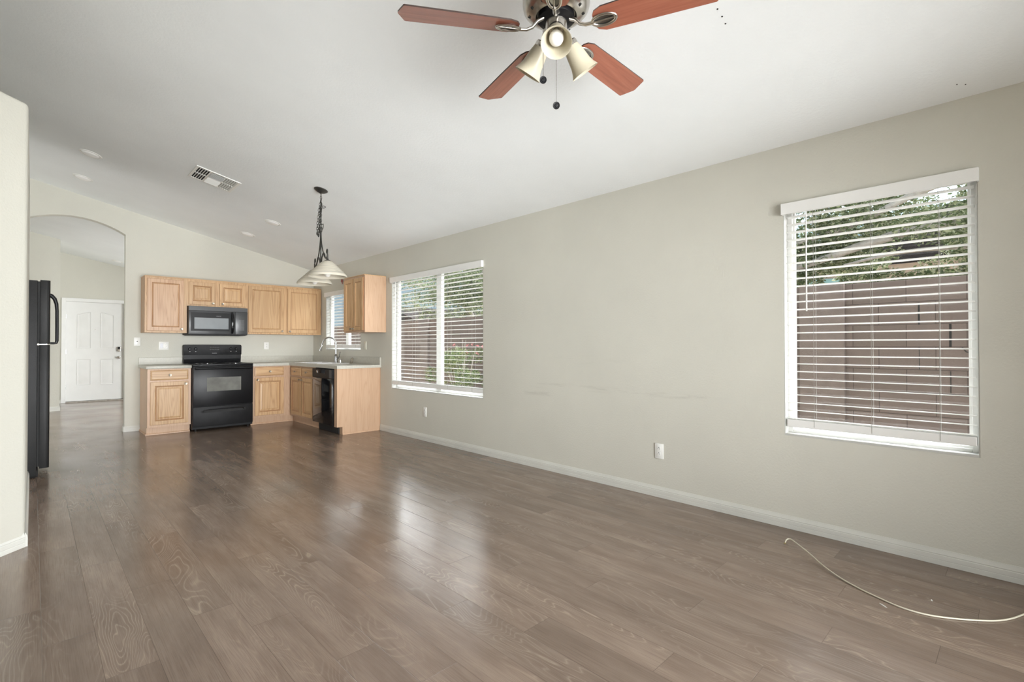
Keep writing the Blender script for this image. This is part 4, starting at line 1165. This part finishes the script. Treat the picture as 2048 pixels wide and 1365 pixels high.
strand([P_(-0.004, 2.66), P_(-0.022, 2.58), P_(-0.034, 2.48), P_(-0.040, 2.40), P_(-0.040, 2.33), P_(-0.026, 2.31), P_(-0.018, 2.37), P_(-0.014, 2.44), P_(-0.012, 2.52), P_(-0.004, 2.60)], 26)
strand([P_(-0.006, 2.63, 0.02), P_(-0.016, 2.55, 0.02), P_(-0.026, 2.45, 0.025), P_(-0.030, 2.36, 0.02)], 11)
cm.tube(smoothp([P_(0.0, 2.60), P_(0.020, 2.612), P_(0.045, 2.606), P_(0.052, 2.597), P_(0.036, 2.590), P_(0.004, 2.592)]), 0.003, 6)
cm.tube(smoothp([P_(0.0, 2.70), P_(0.004, 2.60), P_(-0.004, 2.50), P_(0.010, 2.42), P_(0.024, 2.43), P_(0.028, 2.40), P_(0.020, 2.375), P_(0.004, 2.38)]), 0.0034, 6)
cm.build('slack_chain', M['iron'], pn_, smooth=60)
fm = MB()
fm.lathe([(0.0, 2.402+oz), (0.014, 2.398+oz), (0.016, 2.37+oz), (0.012, 2.345+oz), (0.0, 2.335+oz)], 16)
# centre stem and two swept arms along y
D = 0.335
SMO = lambda P, r_, k_: fm.tube(smoothp(P, 4), r_, k_)
fm.tube([(0, 0, 2.37+oz), (0, 0, 2.02+oz), (0, 0, 1.985+oz)], [0.0065, 0.0065, 0.004], 10)
for s_ in (-1, 1):
    SMO([(0, s_*0.008, 2.36+oz), (0, s_*0.020, 2.28+oz), (0, s_*0.060, 2.19+oz), (0, s_*0.140, 2.10+oz), (0, s_*0.225, 2.045+oz), (0, s_*0.285, 2.035+oz), (0, s_*0.322, 2.055+oz), (0, s_*0.333, 2.090+oz), (0, s_*0.318, 2.115+oz), (0, s_*0.296, 2.108+oz), (0, s_*0.292, 2.088+oz), (0, s_*0.304, 2.078+oz)], 0.006, 8)
    # lower arch
    SMO([(0, s_*0.004, 2.00+oz), (0, s_*0.035, 2.03+oz), (0, s_*0.075, 2.085+oz), (0, s_*0.125, 2.110+oz), (0, s_*0.175, 2.095+oz), (0, s_*0.230, 2.048+oz), (0, s_*0.285, 2.030+oz), (0, s_*0.325, 2.045+oz)], 0.0055, 8)
    fm.tube([(0, s_*D, 2.062+oz), (0, s_*D, 2.005+oz)], 0.0075, 10)
    fm.lathe([(0.034, 1.990+oz), (0.030, 2.000+oz), (0.010, 2.012+oz), (0.008, 2.02+oz)], 24, Matrix.Translation((0, s_*D, 0)))
fm.tube([(0, -0.22, 2.085+oz), (0, -0.07, 2.075+oz), (0, 0.07, 2.072+oz), (0, 0.22, 2.085+oz)], 0.002, 5)
fm.build('iron_frame', M['iron'], pn_, smooth=55)
for s_ in (-1, 1):
    x0 = 0.0
    prf = [(0.030, 1.997), (0.045, 1.993), (0.075, 1.968), (0.110, 1.932), (0.150, 1.895), (0.172, 1.872), (0.179, 1.857), (0.181, 1.848), (0.178, 1.845), (0.174, 1.855), (0.168, 1.868), (0.146, 1.890), (0.106, 1.926), (0.072, 1.962), (0.043, 1.987), (0.030, 1.990)]
    MB().lathe([(a, b_+oz) for a, b_ in prf], 56, Matrix.Translation((0, s_*D, 0)), cap=False).build('lamp_shade', M['swirl'], pn_, smooth=60)
    MB().lathe([(0.013, 1.985+oz), (0.014, 1.930+oz), (0.024, 1.905+oz), (0.030, 1.882+oz), (0.028, 1.862+oz), (0.016, 1.845+oz), (0.0, 1.840+oz)], 24, Matrix.Translation((0, s_*D, 0))).build('bulb', M['bulb'], pn_, smooth=60)

# ------------------------------------------------------------------ small things
rb = MB()
for q in range(7):
    a_ = q*0.9
    rb.tube([(0, 0, 0), (0.004*math.cos(a_)-0.006, 0.022*math.cos(a_), 0.016*math.sin(a_)), (-0.010, 0.034*math.cos(a_+0.5), 0.028*math.sin(a_+0.5)), (0, 0, 0.002)], 0.0042, 6)
rb.tube([(0, 0, 0), (-0.006, -0.008, -0.03), (-0.004, -0.004, -0.052)], 0.005, 6)
tag(rb.build('ribbon_bow', M['redrib'], smooth=60, loc=(-0.012, -1.131, 2.199)), 'small red bow hung high on the wall above the kitchen sink window', 'bow')

# coaxial cable on the floor
cc = thing('coaxial_cable', 'ivory coaxial cable lying curled on the floor below the large window', 'cable', (-0.55, -8.05, 0))
P2 = [(-0.316, -7.566, 0.010), (-0.300, -7.570, 0.030), (-0.292, -7.590, 0.036), (-0.330, -7.640, 0.030), (-0.400, -7.718, 0.020), (-0.500, -7.810, 0.012), (-0.575, -7.900, 0.006), (-0.630, -7.985, 0.004), (-0.672, -8.070, 0.004), (-0.705, -8.160, 0.004), (-0.700, -8.245, 0.004), (-0.660, -8.325, 0.004), (-0.605, -8.400, 0.004), (-0.550, -8.458, 0.004), (-0.480, -8.503, 0.004), (-0.390, -8.542, 0.004), (-0.26, -8.60, 0.004), (-0.12, -8.70, 0.004), (-0.03, -8.85, 0.004)]
off = Vector((0.55, 8.05, 0))
MB().tube([p+off for p in smoothp(P2)], 0.0035, 8).build('cable_jacket', M['cable'], cc, smooth=70)
MB().tube([Vector((-0.316, -7.566, 0.0075))+off, Vector((-0.314, -7.5655, 0.016))+off], 0.0062, 8).build('connector', M['brass'], cc, smooth=40)
# slivers on the floor
for (x, y, a_, L_, lb) in ((-0.735, -8.098, 0.9, 0.040, 'tiny pale splinter on the floor beside the cable'), (-0.52, -8.245, 0.2, 0.018, 'tiny white paint chip on the floor near the large window'), (-1.13, -2.62, 1.2, 0.020, 'tiny white scrap on the floor in front of the dishwasher')):
    o = MB().prism([(-L_/2, -0.002), (0, -0.0035), (L_/2, -0.001), (L_/2*0.8, 0.002), (-L_/3, 0.0025)], 'z', 0.0003, 0.0022).build('floor_scrap', M['whitep'], loc=(x, y, 0))
    o.rotation_euler = (0, 0, a_); tag(o, lb, 'scrap', 'scraps on the floor')

# ------------------------------------------------------------------ outdoors
gd = MB(); gd.box(-40, 60, -60, 60, -0.26, -0.14)
struct(gd.build('ground', M['gravel']), 'gravel yard outside the windows')
struct(MB().box(-6.5, 1.9, -13.8, YS-0.16, -0.139, -0.03).build('patio', M['concrete']))
ro = MB().box(-5.6, 0.5, -11.4, YS-0.16, 2.62, 2.72); ro.box(-5.5, -5.4, -11.3, -11.2, -0.028, 2.62); ro.box(0.3, 0.4, -11.3, -11.2, -0.028, 2.62)
struct(ro.build('sun_block_roof', M['stucco']))  # unseen roof, added to keep sun out of the patio door
struct(MB().box(TW, TW+0.55, YS-0.15, YN+0.2, 2.44, 2.56).build('sun_block_eave', M['stucco']))  # unseen overhang, added to block sun from the east windows

BX = 2.2
bw = thing('block_wall', 'grey brown concrete block garden wall outside the windows', 'garden wall', (0, 0, 0))
MB().box(BX, BX+0.15, -14, -5.2, -0.139, 1.773).build('wall_panel', M['block'], bw)
MB().box(BX, BX+0.15, -5.2, 9.0, -0.139, 1.700).build('wall_panel', M['block'], bw)
MB().box(BX-0.045, BX-0.0005, -7.345, -6.955, -0.139, 1.780, 0.004).build('pilaster', M['pilaster'], bw)
MB().box(BX-0.045, BX-0.0005, -0.30, 0.10, -0.139, 1.715, 0.004).build('pilaster', M['pilaster'], bw)
ck_ = MB()
for (y, z, w_, h_) in ((-8.115, 1.26, 0.016, 0.20), (-7.905, 1.46, 0.012, 0.20), (-8.32, 1.46, 0.018, 0.20), (-7.905, 1.06, 0.005, 0.20), (-8.115, 0.855, 0.006, 0.19), (-8.32, 0.65, 0.008, 0.18), (-8.315, 1.0, 0.010, 0.07)):
    ck_.box(BX-0.0016, BX-0.0004, y-w_/2, y+w_/2, z-h_/2, z+h_/2)
pp = [(-8.19, 1.158), (-8.215, 1.12), (-8.235, 1.115), (-8.25, 1.085), (-8.285, 1.07), (-8.312, 1.03)]
for a, b_ in zip(pp, pp[1:]): ck_.tube([(BX-0.001, *a), (BX-0.001, *b_)], 0.004, 5)
ck_.build('crack', M['darkhole'], bw)

def leaves(mb, c, rad_, n_, size, shell=0.55):
    m = bmesh.new()
    for _ in range(n_):
        d = Vector((random.gauss(0, 1), random.gauss(0, 1), random.gauss(0, 1))).normalized()
        r__ = (shell + (1-shell)*random.random())
        p = Vector(c) + Vector((d.x*rad_[0], d.y*rad_[1], d.z*rad_[2]))*r__
        u_ = Vector((random.gauss(0, 1), random.gauss(0, 1), random.gauss(0, 0.6))).normalized()
        w_ = u_.cross(Vector((random.gauss(0, 1), random.gauss(0, 1), random.gauss(0, 1)))).normalized()
        s_ = size*random.uniform(0.6, 1.35)
        q = [p - u_*s_*0.5, p - u_*s_*0.1 + w_*s_*0.20, p + u_*s_*0.5, p - u_*s_*0.1 - w_*s_*0.20]
        m.faces.new([m.verts.new(x) for x in q])
    mb.add(m)
def tree(label, bx, by, clusters, branches, n_per, size):
    t = thing('tree', label, 'tree', (bx, by, -0.139))
    o_ = Vector((-bx, -by, 0.139))
    tm = MB()
    for br in branches:
        P = smoothp([Vector(p)+o_ for p in br[0]], 5)
        r0, r1 = br[1]; tm.tube(P, [r0+(r1-r0)*i/(len(P)-1) for i in range(len(P))], 8)
    tm.build('trunk', M['bark'], t, smooth=60)
    lm = MB()
    for c, rd, k in clusters: leaves(lm, Vector(c)+o_, rd, int(n_per*k), size)
    fo = lm.build('foliage', M['leaf'], t)
    fo['kind'] = 'stuff'
    return t
random.seed(11)
cl = []
for _ in range(56):
    y = random.uniform(-8.9, -6.0); z = random.uniform(2.0, 3.45) + 0.10*(y+7.5)
    if y > -6.7 and z < 2.1: z += 0.3
    cl.append(((random.uniform(2.9, 4.2), y, z), (0.34, 0.40, 0.20), 1.0))
for y, z in ((-6.62, 1.98), (-6.75, 1.93), (-7.3, 1.90), (-7.55, 1.88), (-7.9, 1.86), (-8.3, 1.90), (-8.6, 1.88)):
    cl.append(((3.1, y, z), (0.22, 0.22, 0.13), 0.6))
tree('leafy tree with pale branches beyond the wall at the large window', 3.75, -9.1, cl,
     [([(3.75, -9.1, -0.139), (3.7, -9.0, 1.2), (3.62, -8.85, 2.1)], (0.14, 0.10)),
      ([(3.62, -8.85, 2.1), (3.35, -8.3, 2.45), (3.1, -7.6, 2.35), (3.0, -6.8, 2.12), (2.95, -6.3, 2.02)], (0.075, 0.025)),
      ([(3.62, -8.85, 2.1), (3.5, -8.4, 2.9), (3.3, -7.9, 2.85), (3.1, -7.2, 2.52), (3.0, -6.5, 2.35)], (0.06, 0.02)),
      ([(3.62, -8.85, 2.1), (3.2, -8.3, 2.15), (2.95, -7.7, 2.14), (2.85, -7.2, 2.05)], (0.035, 0.012)),
      ([(3.6, -8.9, 2.2), (3.9, -8.5, 3.0), (4.1, -8.2, 3.5)], (0.07, 0.02))], 980, 0.052)
cl = []
for _ in range(42):
    y = random.uniform(-1.5, 0.95); z = random.uniform(1.75, 3.1)
    cl.append(((random.uniform(2.9, 3.9), y, z), (0.33, 0.36, 0.22), 1.0))
for _ in range(16):
    y = random.uniform(0.9, 2.7); z = 2.25 + random.uniform(-0.2, 0.9)
    cl.append(((random.uniform(3.0, 3.9), y, z), (0.26, 0.3, 0.14), 0.38))
tree('green tree beyond the wall at the middle window, thinner on its left', 3.5, -0.3, cl,
     [([(3.5, -0.3, -0.139), (3.45, -0.25, 1.3), (3.4, 0.0, 2.1)], (0.11, 0.07)),
      ([(3.4, 0.0, 2.1), (3.35, 0.9, 2.5), (3.3, 1.9, 2.7)], (0.05, 0.012)),
      ([(3.4, 0.0, 2.1), (3.4, -0.5, 2.7), (3.4, -0.9, 3.1)], (0.05, 0.012))], 800, 0.052)
bu = thing('bush', 'green flowering bush in front of the wall at the middle window', 'bush', (1.55, -2.15, -0.139))
o_ = Vector((-1.55, 2.15, 0.139))
lm = MB()
random.seed(3)
for _ in range(30):
    y = random.uniform(-2.75, -1.75); z = random.uniform(0.25, 0.95) if y > -2.0 else random.uniform(0.2, 1.08)
    leaves(lm, Vector((random.uniform(1.25, 1.85), y, z))+o_, (0.16, 0.17, 0.14), 330, 0.036)
fo = lm.build('foliage', M['leaf2'], bu); fo['kind'] = 'stuff'
sm_ = MB()
for _ in range(14):
    y = random.uniform(-2.7, -1.8); x = random.uniform(1.35, 1.75)
    sm_.tube([Vector((1.55, -2.15, -0.139))+o_, Vector(((x+1.55)/2, (y-2.15)/2, 0.5))+o_, Vector((x, y, random.uniform(1.0, 1.28)))+o_], [0.012, 0.008, 0.003], 5)
sm_.build('stem', M['bark'], bu)
fl = MB()
for _ in range(9): leaves(fl, Vector((random.uniform(1.3, 1.7), random.uniform(-2.7, -1.85), random.uniform(0.8, 1.3)))+o_, (0.03, 0.03, 0.03), 12, 0.035, 0.1)
fl.build('flower', M['petal'], bu)['kind'] = 'stuff'

def house(label, x0, x1, y0, y1, z, mat, teal=None):
    h = thing('house', label, 'house', ((x0+x1)/2, (y0+y1)/2, -0.139))
    ox, oy, oz_ = -(x0+x1)/2, -(y0+y1)/2, 0.139
    MB().box(x0+ox, x1+ox, y0+oy, y1+oy, 0, z+oz_).build('wall', mat, h)
    MB().prism([(y0+oy-0.4, z+oz_+0.001), (y1+oy+0.4, z+oz_+0.001), (oy+(y0+y1)/2, z+oz_+1.1)], 'x', x0+ox-0.4, x1+ox+0.4).build('roof', M['roof'], h)
    if teal: MB().box(x0+ox-0.05, x0+ox-0.001, teal[0]+oy, teal[1]+oy, teal[2]+oz_, teal[3]+oz_).build('window', M['teal'], h)
    return h
house('cream stucco house beyond the wall behind the large window', 10.0, 18.0, -11.0, -4.3, 2.95, M['stucco'], (-5.75, -4.5, 1.5, 2.75))
house('low grey roofed house far behind the middle window', 10.0, 17.0, 11.2, 17.0, 2.15, M['stuccop'])
